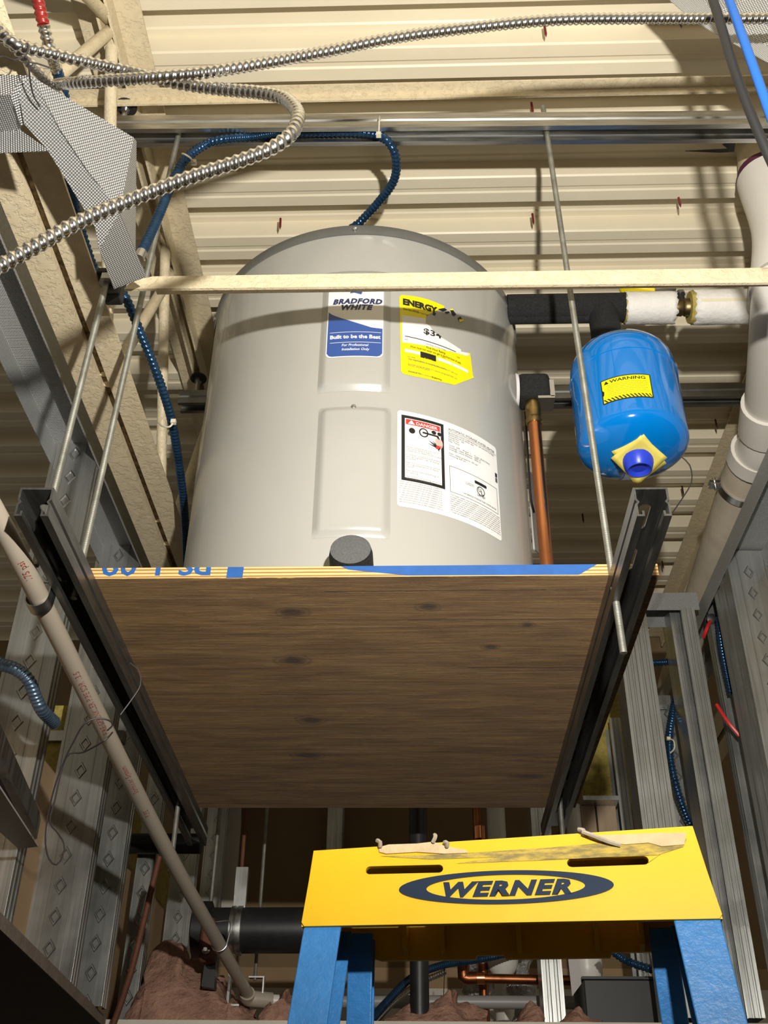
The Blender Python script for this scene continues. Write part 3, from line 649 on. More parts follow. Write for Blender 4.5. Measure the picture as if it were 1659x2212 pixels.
# ------------------------------------------------------------------ pressure relief elbow and copper line at the heater's side
ty = 1.60
p = aY(1145, 845, ty); rl = thing('relief_valve', p, 'relief valve wrapped in black foam on the side of the heater', 'valve')
hx = HC[0] + math.sqrt(HR**2 - (ty - HC[1])**2)
MB().lathe((hx - .004, ty, p.z), [(.034, 0), (.036, .002), (.033, .006)], 28, (1, 0, 0)).build('collar', 'label_white', rl)
xe = aY(1192, 850, ty).x
q = MB(); q.box(hx, xe - .004, ty - .026, ty + .030, p.z - .028, p.z + .028); q.build('foam_wrap', 'foam_black', rl, bevel=.010)
MB().box(xe - .006, xe + .003, ty - .020, ty + .02, p.z - .030, p.z + .012).box(xe - .03, xe + .002, ty - .02, ty + .02, p.z - .034, p.z - .028).build('lever_bracket', 'zinc_bolt', rl)
c0, c1, c2 = aY(1151, 873, ty), aY(1154, 916, ty), aY(1178, 1222, ty)
xx = (c0.x + c1.x)/2
MB().lathe((xx, ty, 0), [(.0135, c1.z), (.0165, c1.z + .003), (.0165, c1.z + .010), (.014, c1.z + .014), (.0155, c1.z + .02), (.0155, c0.z - .002), (.013, c0.z + .008)], 20).build('brass_adapter', 'brass', rl)
cp = MB().tube((xx, ty, c1.z + .004), (xx, ty, PT + .001), .0120, n=20).build('copper_pipe', 'copper'); tag(cp, 'bright copper drain pipe running down beside the heater', 'pipe')
g0, g1 = aY(1135, 890, 1.66), aY(1145, 1060, 1.66)
tag(MB().path([g0, g1, g1 + Vector((.004, 0, -.05))], .0022, 6).build('hanging_cord', 'wire_dark'), 'thin dark cord hanging behind the copper pipe', 'cord')
g0 = aY(1152, 1030, 1.69); g1 = aY(1165, 1200, 1.69)
tag(MB().hexa([(g0.x - .014, 1.665, g1.z), (g0.x + .012, 1.70, g1.z), (g0.x + .011, 1.703, g1.z), (g0.x - .015, 1.668, g1.z), (g0.x - .012, 1.665, g0.z), (g0.x + .008, 1.70, g0.z), (g0.x + .007, 1.703, g0.z), (g0.x - .013, 1.668, g0.z)]).build('manual_pouch', 'label_white'), 'white paper pouch tucked between the heater and the copper pipe', 'paper')

# ------------------------------------------------------------------ cold water line: foam, jacket, valve
py_ = 1.575
fa, fb = aY(1076, 660, py_), aY(1350, 658, py_); fh = (fa.z + fb.z)/2 - .009
hx = HC[0] + math.sqrt(max(0, HR**2 - (py_ - HC[1])**2)) - .002
fi = thing('foam_pipe_insulation', (fb.x, py_, fh), 'black foam insulated pipe from the heater to the blue tank', 'insulation')
fx1 = aY(1352, 660, py_).x
MB().lathe((hx, py_, fh), [(.0295, 0), (.030, .01), (.030, fx1 - hx)], 28, (1, 0, 0)).build('horizontal_sleeve', 'foam_black', fi)
MB().tube((hx, py_ + .004, fh - .022), (fx1 - .05, py_ + .004, fh - .022), .013, n=14).build('seam_flap', 'foam_black', fi)
TC = ((aY(1236, 860, 1.545).x + aY(1476, 900, 1.545).x)/2, 1.545); TR = (aY(1476, 900, 1.545).x - aY(1236, 860, 1.545).x)/2
tz1 = aY(1345, 752, 1.545).z; tz0 = aY(1370, 1000, 1.545).z
MB().lathe((TC[0] - .012, py_, 0), [(.0295, tz1 - .02), (.030, tz1), (.0305, fh)], 28).build('drop_sleeve', 'foam_black', fi)
jx0, jx1 = aY(1350, 660, py_).x, aY(1456, 665, py_).x
def jag(x0, x1, r, name, parent, mat='jacket_white', seed=1, j0=.003, j1=.003):
    rnd = random.Random(seed); n = 40; m = MB(); N = 12
    o0 = [rnd.uniform(-j0, j0) for _ in range(n)]; o1 = [rnd.uniform(-j1, j1) for _ in range(n)]; R = []
    for i in range(N + 1):
        R.append([(x0 + (x1 - x0)*i/N + (o0[k] if i == 0 else o1[k] if i == N else 0), py_ + (r + rnd.uniform(-.0006, .0006))*math.cos(2*math.pi*k/n), fh - .003 + (r + rnd.uniform(-.0006, .0006))*math.sin(2*math.pi*k/n)) for k in range(n)])
    return m.ring(R, True, False, False).build(name, mat, parent, solid=.0012)
jk = thing('pipe_jacket', (jx0, py_, fh - .033), 'short torn white jacketed pipe insulation between black foam and brass valve', 'insulation')
jag(jx0 - .002, jx1, .033, 'paper_jacket', jk, seed=3); MB().lathe((jx0 - .003, py_, fh - .003), [(.030, 0), (.032, .003), (.0315, jx1 - jx0 - .004), (.012, jx1 - jx0 - .003)], 28, (1, 0, 0)).build('fiberglass_core', 'fiberglass', jk)
kx0, kx1 = aY(1497, 670, py_).x, .80
jk = thing('pipe_jacket', (kx0, py_, fh - .035), 'long white jacketed pipe insulation running from the brass valve behind the drain pipe', 'insulation')
jag(kx0, kx1, .0355, 'paper_jacket', jk, seed=5); MB().lathe((kx0 - .008, py_, fh - .003), [(.012, 0), (.0325, .001), (.0345, .008), (.034, kx1 - kx0)], 28, (1, 0, 0)).build('fiberglass_core', 'fiberglass', jk)
q = MB(); a0 = -1.9
for i in range(2): q.v += [Vector((x, py_ + .0366*math.cos(a), fh - .003 + .0366*math.sin(a))) for x in ((kx0 + .008, kx1)[i],) for a in (math.pi + .30, math.pi + .38, math.pi + .46)]
q.f = [(0, 1, 4, 3), (1, 2, 5, 4)]; q.build('seam_tape', 'jacket_tape', jk)
bv = thing('ball_valve', (jx1, py_, fh - .02), 'brass ball valve with a yellow lever between two white pipe jackets', 'valve')
MB().lathe((jx1 - .012, py_, fh - .003), [(.0125, 0), (.0125, .012), (.0175, .014), (.0185, .026), (.016, .030), (.019, .034), (.019, .044), (.0125, .046), (.0125, kx0 - jx1 + .03)], 20, (1, 0, 0)).build('valve_body', 'brass_dark', bv)
sxm = (jx1 + kx0)/2; MB().tube((sxm, py_, fh + .012), (sxm, py_, fh + .040), .007).build('stem', 'dark_steel', bv); hexnut(MB(), (sxm, py_, fh + .033), .010, .007).build('nut', 'zinc_bolt', bv)
hy = py_ - .004
l0, l1, l2 = aY(1338, 618, hy), aY(1413, 628, hy), aY(1462, 640, hy)
MB().hexa([(l1.x - .01, hy - .008, l1.z - .007), (l2.x, hy - .006, fh + .040), (l2.x, hy + .010, fh + .040), (l1.x - .01, hy + .012, l1.z - .007), (l1.x - .01, hy - .008, l1.z - .004), (l2.x, hy - .006, fh + .0435), (l2.x, hy + .010, fh + .0435), (l1.x - .01, hy + .012, l1.z - .004)]).build('lever', 'zinc_bolt', bv)
MB().hexa([(l0.x, hy - .011, l0.z - .008), (l1.x, hy - .012, l1.z - .010), (l1.x, hy + .013, l1.z - .010), (l0.x, hy + .012, l0.z - .008), (l0.x, hy - .011, l0.z + .006), (l1.x, hy - .012, l1.z + .003), (l1.x, hy + .013, l1.z + .003), (l0.x, hy + .012, l0.z + .006)]).build('yellow_grip', 'handle_yellow', bv, bevel=.004)

# ------------------------------------------------------------------ blue expansion tank
tk = thing('expansion_tank', (TC[0], TC[1], tz0), 'glossy blue expansion tank hanging under the insulated pipe', 'tank')
T = lambda f: tz0 + (tz1 - tz0)*f
prof = [(0, T(0))] + [(TR*math.sin(a), T(.16) - (T(.16) - T(0))*math.cos(a)) for a in [math.radians(q) for q in (12, 24, 36, 48, 58, 68, 78, 86)]] + [(TR, T(.17)), (TR, T(.67)), (TR + .0012, T(.674)), (TR + .0012, T(.682)), (TR - .001, T(.687)), (TR - .001, T(.74))]
prof += [(TR*.988*math.cos(a)**.8, T(.75) + (T(1) - T(.75))*math.sin(a)) for a in [math.radians(q) for q in (5, 15, 27, 40, 52, 64, 75, 84, 90)]]
MB().lathe((TC[0], TC[1], 0), prof, 72).build('shell', 'tank_blue', tk)
KT = Cyl(TC, TR)
wu0, wu1 = KT.uv(1300, 850)[0], KT.uv(1409, 840)[0]; wv1 = (KT.uv(1296, 826)[1] + KT.uv(1402, 809)[1])/2; wv0 = (KT.uv(1304, 875)[1] + KT.uv(1411, 861)[1])/2
wl = decal('warning_label', polyf(rrect(wu0, wu1, wv0, wv1, .002)), KT.map, .0005, 'print_black', tk, step=.006)
mg = .0022; decal('yellow_field', polyf([(wu0 + mg, wv0 + mg), (wu1 - mg, wv0 + mg), (wu1 - mg, wv1 - mg), (wu0 + mg, wv1 - mg)]), KT.map, .0008, 'label_yellow', wl, step=.006)
WW = wu1 - wu0; WH = wv1 - wv0
decal('warning_heading', shift(fit('WARNING', WW*.70, WH*.125, bold=.02), wu0 + WW*.19, wv1 - WH*.22), KT.map, .0011, 'print_black', wl)
decal('alert_triangle', polyf([(wu0 + WW*.07, wv1 - WH*.22), (wu0 + WW*.17, wv1 - WH*.22), (wu0 + WW*.12, wv1 - WH*.09)]), KT.map, .0011, 'print_black', wl)
for k in range(7): decal('lettering', shift(fit('Read the instruction manual. Tank holds water and air under pressure and must be relieved before work'[k*3:k*3 + 46], WW*.78, WH*.035), wu0 + WW*.13, wv1 - WH*(.315 + .073*k)), KT.map, .0011, 'print_grey', wl)
for k in range(13):
    a = wu0 + mg + (WW - 2*mg)*k/13; s = (WW - 2*mg)/13
    decal('hazard_stripe', polyf([(a, wv0 + WH*.17), (a + s*.45, wv0 + WH*.17), (min(a + s*1.3, wu1 - mg), wv0 + mg), (a + s*.85, wv0 + mg)]), KT.map, .0011, 'print_black', wl)
decal('hazard_mark', polyf([(wu0 + mg*.5, wv0 + WH*.30), (wu0 + WW*.05, wv0 + WH*.36), (wu0 + WW*.06, wv0 + WH*.50), (wu0 + mg*.5, wv0 + WH*.60)]), KT.map, .0011, 'print_black', wl)
vx, vy = TC[0] + .002, TC[1] - .010
MB().lathe((vx, vy, 0), [(.014, tz0 - .018), (.026, tz0 - .016), (.027, tz0 - .010), (.020, tz0 + .004), (.018, tz0 + .01)][0:1] + [(.021, tz0 - .024), (.023, tz0 - .022), (.031, tz0 + .002), (.031, tz0 + .006), (.022, tz0 + .010)], 28).build('valve_cap', 'valve_cap_blue', tk)
tg = thing('valve_tag', (vx, vy, tz0), 'yellow folded paper tag around the blue valve cap under the tank', 'tag')
z_ = tz0 + .0005
for rot, sx_, sy_, zz, nm in ((.88, .037, .033, 0, 'paper_leaf'), (.70, .034, .035, -.0015, 'paper_leaf')):
    m = MB(); N = 8; hole = .019
    for j in range(N + 1):
        for i in range(N + 1):
            x = (i/N*2 - 1)*sx_; y = (j/N*2 - 1)*sy_; X_ = x*math.cos(rot) - y*math.sin(rot); Y_ = x*math.sin(rot) + y*math.cos(rot); r_ = math.hypot(X_, Y_)
            rd = min(.98, math.hypot(vx + X_ - TC[0], vy - .010 + Y_ - TC[1])/TR); dome = T(.16) - (T(.16) - T(0))*math.sqrt(1 - rd*rd)
            m.v.append(Vector((vx + X_, vy - .010 + Y_, min(z_ + zz - .006 - .42*Y_ - .12*X_ + 1.5*X_*X_, dome - .0014 + zz*.8))))
    for j in range(N):
        for i in range(N):
            x = ((i + .5)/N*2 - 1)*sx_; y = ((j + .5)/N*2 - 1)*sy_
            a = j*(N + 1) + i; m.f.append((a, a + 1, a + N + 2, a + N + 1))
    o = m.build(nm, 'tag_yellow', tg, solid=.0006)
w0 = aY(1470, 985, 1.55); pts = [w0, aY(1490, 1005, 1.55), aY(1494, 1040, 1.55), aY(1475, 1075, 1.55), aY(1445, 1118, 1.50)]
tag(MB().path(pts, .0012, 6).build('tie_wire', 'wire_dark'), 'thin brown tie wire dangling beside the blue tank', 'wire')

# ------------------------------------------------------------------ white drain pipe at the right
dp = thing('drain_pipe', aH(1660, 870, 1.45), 'white plastic drain pipe with elbow and couplings along the right wall track', 'pipe')
R3 = .0572
q0, q1, q2, q3 = aY(1652, 325, 1.44), aY(1658, 385, 1.44), aY(1694, 500, 1.44), aY(1690, 640, 1.45)
q4 = aH(1668, 872, 1.455); q5 = aH(1660, 930, 1.45); q6 = aH(1636, 985, 1.45); q7 = aH(1611, 1040, 1.45); q8 = aH(1523, 1300, 1.43); q8 = q7 + (q8 - q7)*2.2
dv = (q1 - q0).normalized()
MB().path([q0 - dv*.03, q0, q1 - dv*.01], R3*.98, 28, step=.03).build('painted_stub', 'joist_paint', dp)
MB().path([q1 - dv*.012, q1, q1 + dv*.006], R3*1.04, 28, step=.01).build('primer_ring', 'primer_purple', dp)
MB().path([q1, q2, q3], R3*1.07, 28, step=.02).build('upper_bend', 'pvc_white', dp)
MB().path([q2.lerp(q3, .8), q3, q4], R3*.98, 28, step=.05).build('long_pipe', 'pvc_white', dp)
MB().path([q4, q4.lerp(q5, .5), q5], R3*1.12, 28, step=.02).build('coupling', 'pvc_white', dp)
MB().path([q5, q5.lerp(q6, .5) + Vector((.004, 0, -.006)), q6], R3*1.02, 28, step=.01).build('elbow', 'pvc_white', dp)
dd = (q7 - q6).normalized(); MB().path([q6 - dd*.02, q6, q6 + dd*.02], R3*1.12, 28, step=.01).build('coupling', 'pvc_white', dp)
MB().path([q6, q7, q8], R3, 28, step=.05).build('sloping_pipe', 'pvc_dirty', dp)
u_, w_ = frame(dd); c = q7 + dd*.01
pc_ = thing('pipe_clamp', c, 'zinc two-piece clamp around the sloping white drain pipe', 'clamp')
for nm, a0, a1 in (('half_ring', 0, math.pi), ('half_ring', math.pi, 2*math.pi)):
    rr = [[c + dd*t + (u_*math.cos(a) + w_*math.sin(a))*r for (t, r) in ((-.011, R3 + .0005), (.011, R3 + .0005), (.011, R3 + .004), (-.011, R3 + .004))] for a in [a0 + .12 + (a1 - a0 - .24)*k/18 for k in range(19)]]
    MB().ring(rr).build(nm, 'zinc_bolt', pc_)
for s in (1, -1):
    e = c + u_*s*(R3 + .012); MB().tube(e - w_*.016, e + w_*.016, .0045, n=10).build('bolt', 'zinc_bolt', pc_)
    for o_ in (-.006, .004): MB().hexa([e + dd*a + u_*b + w_*(o_ + g) for g in (0, .0025) for a, b in ((-.011, -.013), (.011, -.013), (.011, .011), (-.011, .011))]).build('ear', 'zinc_bolt', pc_)

# ------------------------------------------------------------------ armoured cables
def cable(pts, r, mat, label, pitch=.0068, depth=.13, n=12, name='armored_cable'):
    return tag(MB().path(pts, r, n, (pitch, depth)).build(name, mat), label, 'cable')
PX = lambda *a: [aY(*p) for p in a]
cable(PX((1700, 40, .86), (1560, 40, .86), (1400, 40, .85), (1200, 43, .84), (1000, 62, .83), (850, 82, .82), (700, 112, .81), (560, 138, .79), (430, 158, .775), (330, 167, .775), (220, 175, .79)) + [aH(160, 179, 1.215), aH(136, 181, 1.235), aH(120, 184, 1.282), aH(108, 190, 1.335)], .0072, 'armor_silver', 'silver armored cable stretched across the picture under the roof deck', .0085)
cable(PX((-20, 45, .73), (20, 85, .74), (48, 100, .75), (120, 118, .77), (250, 148, .80), (330, 168, .80), (400, 182, .80), (480, 193, .795), (560, 200, .78), (615, 213, .765), (643, 245, .745), (632, 285, .735), (590, 318, .735), (520, 347, .735), (420, 380, .735), (300, 425, .735), (180, 475, .73), (80, 530, .725), (-30, 592, .72)), .0076, 'armor_silver', 'silver armored cable making a loop in front of the long overhead strut', .0095)
cable([aH(-20, 62, 1.222), aH(30, 100, 1.224), aH(62, 134, 1.226), aH(85, 158, 1.232), aH(100, 175, 1.242), aH(113, 189, 1.252), aH(130, 212, 1.275)], .0070, 'armor_silver', 'short silver armored cable going behind the bent track, tied with black wire', .0085)
# red, silver and blue banded cable running down along the joist
ca = thing('armored_cable', aY(403, 1210, 1.95), 'armored cable banded red, silver and blue hanging along the left joist', 'cable')
seg = PX((72, -40, .80), (82, 0, .81), (88, 28, .82), (94, 54, .83), (104, 92, .85), (112, 118, .87), (122, 150, .90), (138, 205, .95), (143, 300, 1.02), (149, 380, 1.09), (158, 420, 1.12), (165, 458, 1.15), (185, 530, 1.2), (205, 582, 1.24), (235, 610, 1.26), (265, 632, 1.28), (300, 710, 1.34), (340, 810, 1.42), (370, 905, 1.52), (386, 1000, 1.64), (398, 1100, 1.78), (403, 1225, 2.0))
for i0, i1, mat in ((0, 4, 'armor_red'), (3, 7, 'armor_silver'), (6, 22, 'armor_blue')):
    MB().path(seg[i0:i1], .0082 if i0 < 6 else .0078, 12, (.0085, .13)).build({'armor_red': 'red_band', 'armor_silver': 'silver_band', 'armor_blue': 'blue_length'}[mat], mat, ca)
yb_ = f0
def ys(x): return f0 + .028*(x + .585)/1.885             # centre line of the long overhead strut
xi, xo = aY(545, 291, f0).x, aY(812, 291, f0).x
cable(PX((303, 548, 1.20), (318, 520, 1.21), (345, 460, 1.23), (372, 395, 1.245), (400, 345, 1.25)) + [aH(445, 312, US - .016), aH(490, 300, US - .012)] + [Vector((xi, ys(xi), US + .002)), Vector((xi + .05, ys(xi + .05), US + .0135))] + [Vector((xi + (xo - xi)*f, ys(xi + (xo - xi)*f), US + .0135)) for f in (.4, .6)] + [Vector((xo - .04, ys(xo - .04), US + .0135)), Vector((xo, ys(xo), US + .003))] + [aH(840, 308, US - .020), aH(856, 345, US - .026), aH(850, 392, US - .022), aH(815, 440, US - .016), aH(778, 480, US - .018), aH(757, 508, US - .035)] + [Vector((-.125, 1.55, HT + .010))], .0080, 'armor_blue', 'dark blue armored cable tied to the overhead strut and curving into the heater top', .0085)
c0 = aY(306, 545, 1.20); 
tag(MB().tube(c0, aY(299, 560, 1.195), .0088, n=14).build('cable_connector', 'zinc_bolt'), 'cut silver cable end with connector left of the rods', 'connector')
cable(PX((-30, 1418, 1.45), (0, 1434, 1.45), (35, 1446, 1.45), (62, 1470, 1.46), (78, 1508, 1.48), (92, 1535, 1.50), (118, 1562, 1.55)), .0098, 'armor_slate', 'slate blue flexible conduit bending in front of the left studs', .0060, .07)
cable(PX((1400, 1432, 2.60), (1440, 1430, 2.59), (1472, 1424, 2.585)), .0088, 'armor_blue', 'short dark blue cable crossing between studs behind the right stud pair', .009)
cable(PX((1478, 1460, 2.62), (1462, 1500, 2.60), (1450, 1555, 2.57), (1446, 1600, 2.56), (1450, 1650, 2.57), (1466, 1715, 2.60), (1484, 1765, 2.63), (1502, 1800, 2.66)), .0090, 'armor_blue', 'blue armored cable sagging down between the right studs with a white tie', .0085)
cable(PX((1552, 1335, 2.40), (1557, 1390, 2.40), (1566, 1440, 2.40), (1579, 1500, 2.42)), .0080, 'armor_blue', 'blue armored cable running down behind the nearest right stud', .0085)
cable(PX((795, 2212, 2.55), (835, 2165, 2.65), (890, 2112, 2.75), (960, 2084, 2.85), (1040, 2072, 2.95), (1110, 2055, 3.0), (1150, 2035, 3.0)), .0085, 'armor_blue', 'blue armored cable arching behind the ladder top over the black pipe', .0085)
cable(PX((805, 2212, 2.70), (850, 2165, 2.84), (905, 2125, 2.96), (960, 2100, 3.02)), .0075, 'armor_silver', 'tarnished silver cable below the arching blue cable behind the ladder', .0085)
cable(PX((1300, 2028, 2.62), (1325, 2056, 2.62), (1360, 2078, 2.62), (1420, 2098, 2.62)), .0088, 'armor_blue', 'blue armored cable hanging from under the yellow cap toward the black box', .0085)
tag(MB().path(PX((1520, -40, .80), (1540, 0, .80), (1590, 160, .82), (1640, 290, .84), (1690, 400, .86)), .0062, 12, step=.02).build('round_cable', 'cable_black'), 'black jacketed cable hanging at the upper right', 'cable')
tag(MB().path(PX((1555, -40, .80), (1575, 0, .80), (1615, 110, .80), (1668, 260, .81)), .0060, 12, step=.02).build('round_cable', 'cable_blue'), 'bright blue jacketed cable hanging at the upper right', 'cable')
def zip_(pts, label, r=.0018):
    t = thing('zip_tie', pts[-1], label, 'zip tie'); MB().path(pts, r, 8, step=.004).build('strap', 'zip_tie', t)
    c = Vector(pts[0]); MB().box(c.x - .0045, c.x + .0045, c.y - .005, c.y + .003, c.z - .004, c.z + .004).build('head', 'zip_tie', t)
zy = f0 - .0225
zip_([aY(818, 292, zy - .004), aY(819, 270, zy), aY(820, 251, zy), Vector(aY(820, 249, zy)) + Vector((0, .03, .004))], 'white zip tie around the overhead strut and blue cable')
zip_([aY(419, 352, 1.245), aY(412, 342, 1.235), aY(400, 334, 1.24), aY(394, 332, 1.25)], 'white zip tie holding the blue cable to the threaded rod')
zip_([aY(375, 912, 1.50), aY(366, 922, 1.50), aY(350, 920, 1.51), aY(342, 912, 1.53)], 'white zip tie holding the blue cable to the joist bar')
zip_([aY(1444, 1596, 2.54), aY(1455, 1600, 2.53), aY(1457, 1616, 2.53), aY(1448, 1627, 2.54)], 'white tie around the sagging blue cable between the right studs')
def wire(pts, mat, label, r=.0011): tag(MB().path(pts, r, 6, step=.006).build('loose_wire', mat), label, 'wire')
wire(PX((-10, 125, .75), (10, 122, .75), (30, 130, .75), (55, 120, .75), (62, 100, .745), (52, 88, .75)), 'wire_dark', 'black wire twisted around the silver cables at the upper left')
wire(PX((58, 122, .75), (64, 135, .755), (80, 137, .76), (107, 146, .77)), 'wire_dark', 'black wire end sticking out beside the banded cable')
wire(PX((62, 130, .75), (64, 165, .77), (72, 205, .80), (86, 230, .82)), 'wire_dark', 'black wire tail hanging down over the bent track')
wire(PX((232, 1578, 1.36), (243, 1566, 1.38), (235, 1556, 1.37), (205, 1552, 1.36), (180, 1566, 1.36), (160, 1600, 1.38), (140, 1640, 1.40), (118, 1700, 1.42), (102, 1770, 1.44), (98, 1820, 1.45), (106, 1856, 1.46), (122, 1868, 1.46), (136, 1848, 1.46), (138, 1822, 1.46), (122, 1796, 1.45), (108, 1776, 1.44), (118, 1730, 1.43), (143, 1636, 1.41), (180, 1625, 1.40), (225, 1600, 1.36), (243, 1582, 1.38)), 'wire_dark', 'thin black wire looped over the beige pipe on the left', .0012)
wire(PX((281, 1432, 1.26), (300, 1450, 1.26), (303, 1480, 1.26), (285, 1510, 1.26), (260, 1544, 1.26)), 'wire_dark', 'fine wire curl hanging from the edge of the plywood strut', .0009)
rw = aY(1535, 1340, 2.42)
wire(PX((1534, 1342, 2.45), (1526, 1360, 2.43), (1520, 1376, 2.45)), 'wire_red', 'short red wire coming out of a black grommet in the track', .0045)
wire(PX((1548, 1522, 2.42), (1570, 1556, 2.40), (1598, 1590, 2.40)), 'wire_red', 'red wire slanting between the right studs', .0042)
g_ = aY(1537, 1338, 2.46); tag(MB().lathe(g_, [(.011, 0), (.014, .002), (.014, .008), (.009, .01)], 18, (0, -1, -.3)).build('grommet', 'dark_steel'), 'black plastic grommet with a red wire through it', 'grommet')

# ------------------------------------------------------------------ beige sprinkler pipe on the left
sA, sB = aY(-60, 1020, 1.02), aY(538, 2152, 2.62)
s1, s2 = aY(60, 1242, 1.175), aY(352, 1822, 1.90)
sp = thing('sprinkler_pipe', s1, 'beige plastic sprinkler pipe with red print running under the left strut', 'pipe')
spts = [sA, s1, s2, sB]
MB().path(spts, .0134, 20, step=.04).build('pipe', 'cpvc_tan', sp)
P_ = spline(spts, .01); cum = [0]
for i in range(1, len(P_)): cum.append(cum[-1] + (P_[i] - P_[i - 1]).length)
i1 = min(range(len(P_)), key=lambda i: (P_[i] - s1).length)
def pipemap(u, v, e):                                  # u along the pipe toward the camera-left end, v around it
    s = cum[i1] - u; i = max(1, min(len(P_) - 1, next((k for k in range(1, len(P_)) if cum[k] >= s), len(P_) - 1)))
    t = (s - cum[i - 1])/(cum[i] - cum[i - 1]); p = P_[i - 1].lerp(P_[i], t); d = (P_[i] - P_[i - 1]).normalized()
    n = (-p).normalized(); n = (n - d*n.dot(d)).normalized(); b = d.cross(n); a = v/.0134
    return p + (n*math.cos(a) + b*math.sin(a))*(.0134 + e)
dirs = [('PIPE', -.62), ('Sprinkler System', -.54), ('FIRE SPRINKLER PIPE SDR 13.5', -.36), ('175 psi', .0)]
for body, u0_ in dirs: decal('red_print', shift(text2d(body, .0125), u0_, -.0035), pipemap, .0003, 'print_pipe_red', sp)
def pipe_hook(c, d, label, wide=.0142):
    u2, w2 = frame(d); h = thing('pipe_hanger', c, label, 'hanger'); A = []
    up = Vector((0, 0, 1)); side = d.cross(up).normalized(); up2 = side.cross(d).normalized()
    prof_ = [(-wide, .05)] + [(wide*math.cos(a), wide*math.sin(a)) for a in [math.pi + math.pi*k/12 for k in range(13)]] + [(wide, .05)]
    rr = [[c + d*t + side*x*(1 + o) + up2*(y*(1 + (o if y < 0 else 0))) for (t, o) in ((-.010, 0), (.010, 0), (.010, .12), (-.010, .12))] for x, y in prof_]
    MB().ring(rr).build('strap', 'galvanized', h)
    MB().tube(c + up2*.034 - side*.022, c + up2*.034 + side*.03, .0018, n=8).build('pin', 'zinc_bolt', h); MB().box(c.x + .012, c.x + .034, c.y - .006, c.y + .008, c.z + .048, c.z + .0505).build('plate', 'zinc_bolt', h)
pd = (s2 - s1).normalized(); pipe_hook(aY(84, 1300, 1.225), pd, 'metal strap hanger hooking the beige pipe to the strut')
hd = (sB - s2).normalized(); hc = s2.lerp(sB, .60)
hk = thing('pipe_hanger', hc, 'bright wire loop hanger on the far end of the beige pipe', 'hanger')
sd = hd.cross(Vector((0, 0, 1))).normalized(); up2 = sd.cross(hd)
MB().path([hc + sd*.016*math.cos(a) + up2*.016*math.sin(a) for a in [math.pi + math.pi*k/8 for k in range(9)]] + [hc + sd*.017 + up2*.045, hc - sd*.016 + up2*.047], .0016, 8, step=.004).build('wire_loop', 'zinc_bolt', hk)
ec = sB; el = thing('pipe_elbow', ec, 'beige pipe elbow with zinc bracket lying in the insulation', 'fitting')
MB().path([ec - hd*.02, ec + Vector((.0, .0, -.004)), ec + Vector((.05, .02, -.006))], .018, 16, step=.01).build('elbow_body', 'cpvc_tan', el)
MB().tube(ec + Vector((.045, .02, -.006)), ec + Vector((.09, .03, -.006)), .014).build('white_pipe', 'pvc_white', el); MB().tube(ec + Vector((.066, .025, -.006)), ec + Vector((.080, .028, -.006)), .0146).build('purple_band', 'primer_purple', el)
MB().box(ec.x - .05, ec.x - .044, ec.y - .01, ec.y + .012, ec.z - .02, ec.z + .05).box(ec.x - .05, ec.x - .02, ec.y - .01, ec.y + .012, ec.z - .022, ec.z - .018).box(ec.x - .004, ec.x + .032, ec.y, ec.y + .02, ec.z + .040, ec.z + .043).box(ec.x + .029, ec.x + .032, ec.y, ec.y + .02, ec.z + .006, ec.z + .040).build('bracket', 'zinc_bolt', el)

# ------------------------------------------------------------------ stud walls
def ribbed(n=5, w=.041, d=.0016):                      # flange seen edge to edge: shallow grooves
    return [(0, 0), (w*.2, 0), (w*.24, d), (w*.36, d), (w*.40, 0), (w*.60, 0), (w*.64, d), (w*.76, d), (w*.80, 0), (w, 0)]
def diamond_mesh():
    m = MB(); a, b = .013, .019; k = .0035; h = .0022
    P = [(-a, 0), (0, b), (a, 0), (0, -b)]; vs = []
    for s_, z in ((1, 0), (1 - .16, h), (1 - .34, h), (1 - .5, .0)): vs += [(x*s_, -z, y*s_) for x, y in P]
    m.v = [Vector(v) for v in vs]
    for r in range(3):
        for i in range(4): m.f.append((r*4 + i, r*4 + (i + 1) % 4, (r + 1)*4 + (i + 1) % 4, (r + 1)*4 + i))
    me = bpy.data.meshes.new('embossed_diamond'); me.from_pydata(m.v, [], m.f); me.materials.append(M['galvanized']); return me
DM = diamond_mesh()
def stud_web(xa, xb, y, h0, h1, side, label, group, diamonds=True, dh=(None, None), fl=.041, double=False):
    """C stud whose web faces the camera; the ribbed flange on the room side is at xb (side=+1: xb is the right end)"""
    t = thing('metal_stud', ((xa + xb)/2, y, h0), label, 'stud', group)
    pts = [(xb - side*.0, y + s) for s, d in ribbed(w=fl)]; fl_ = [(xb - side*d, y + s) for s, d in ribbed(w=fl)]
    def sheet(name, pl):
        m = MB(); n = len(pl); m.v = [Vector((x, yy, h)) for h in (h0, h1) for x, yy in pl]; m.f = [(i, i + 1, i + 1 + n, i + n) for i in range(n - 1)]
        return m.build(name, 'galvanized_stud', t, smooth=False, solid=.0012)
    xs = [xa + (xb - xa)*f for f in (0, .06, .07, .30, .31, .74, .75, .93, .94, 1)]; yo = (0, 0, .0012, .0012, 0, 0, .0012, .0012, 0, 0)
    wb_ = sheet('web', [(x, y + o) for x, o in zip(xs, yo)]); sheet('room_flange', fl_); sheet('back_flange', [(xa, y), (xa, y + fl)]); sheet('lip', [(xb, y + fl), (xb - side*.010, y + fl)])
    if diamonds:
        h = (dh[0] if dh[0] is not None else h0) + .05; top = dh[1] if dh[1] is not None else h1 - .05
        while h < top:
            o = bpy.data.objects.new('embossed_diamond', DM); COL.objects.link(o); o.parent = wb_; o.location = Vector(((xa + xb)/2, y - .0006, h + CZ)) - wloc(wb_); h += .058
    return t
GL = 'studs of the left wall'
LX = -.65; TKH = 1.365
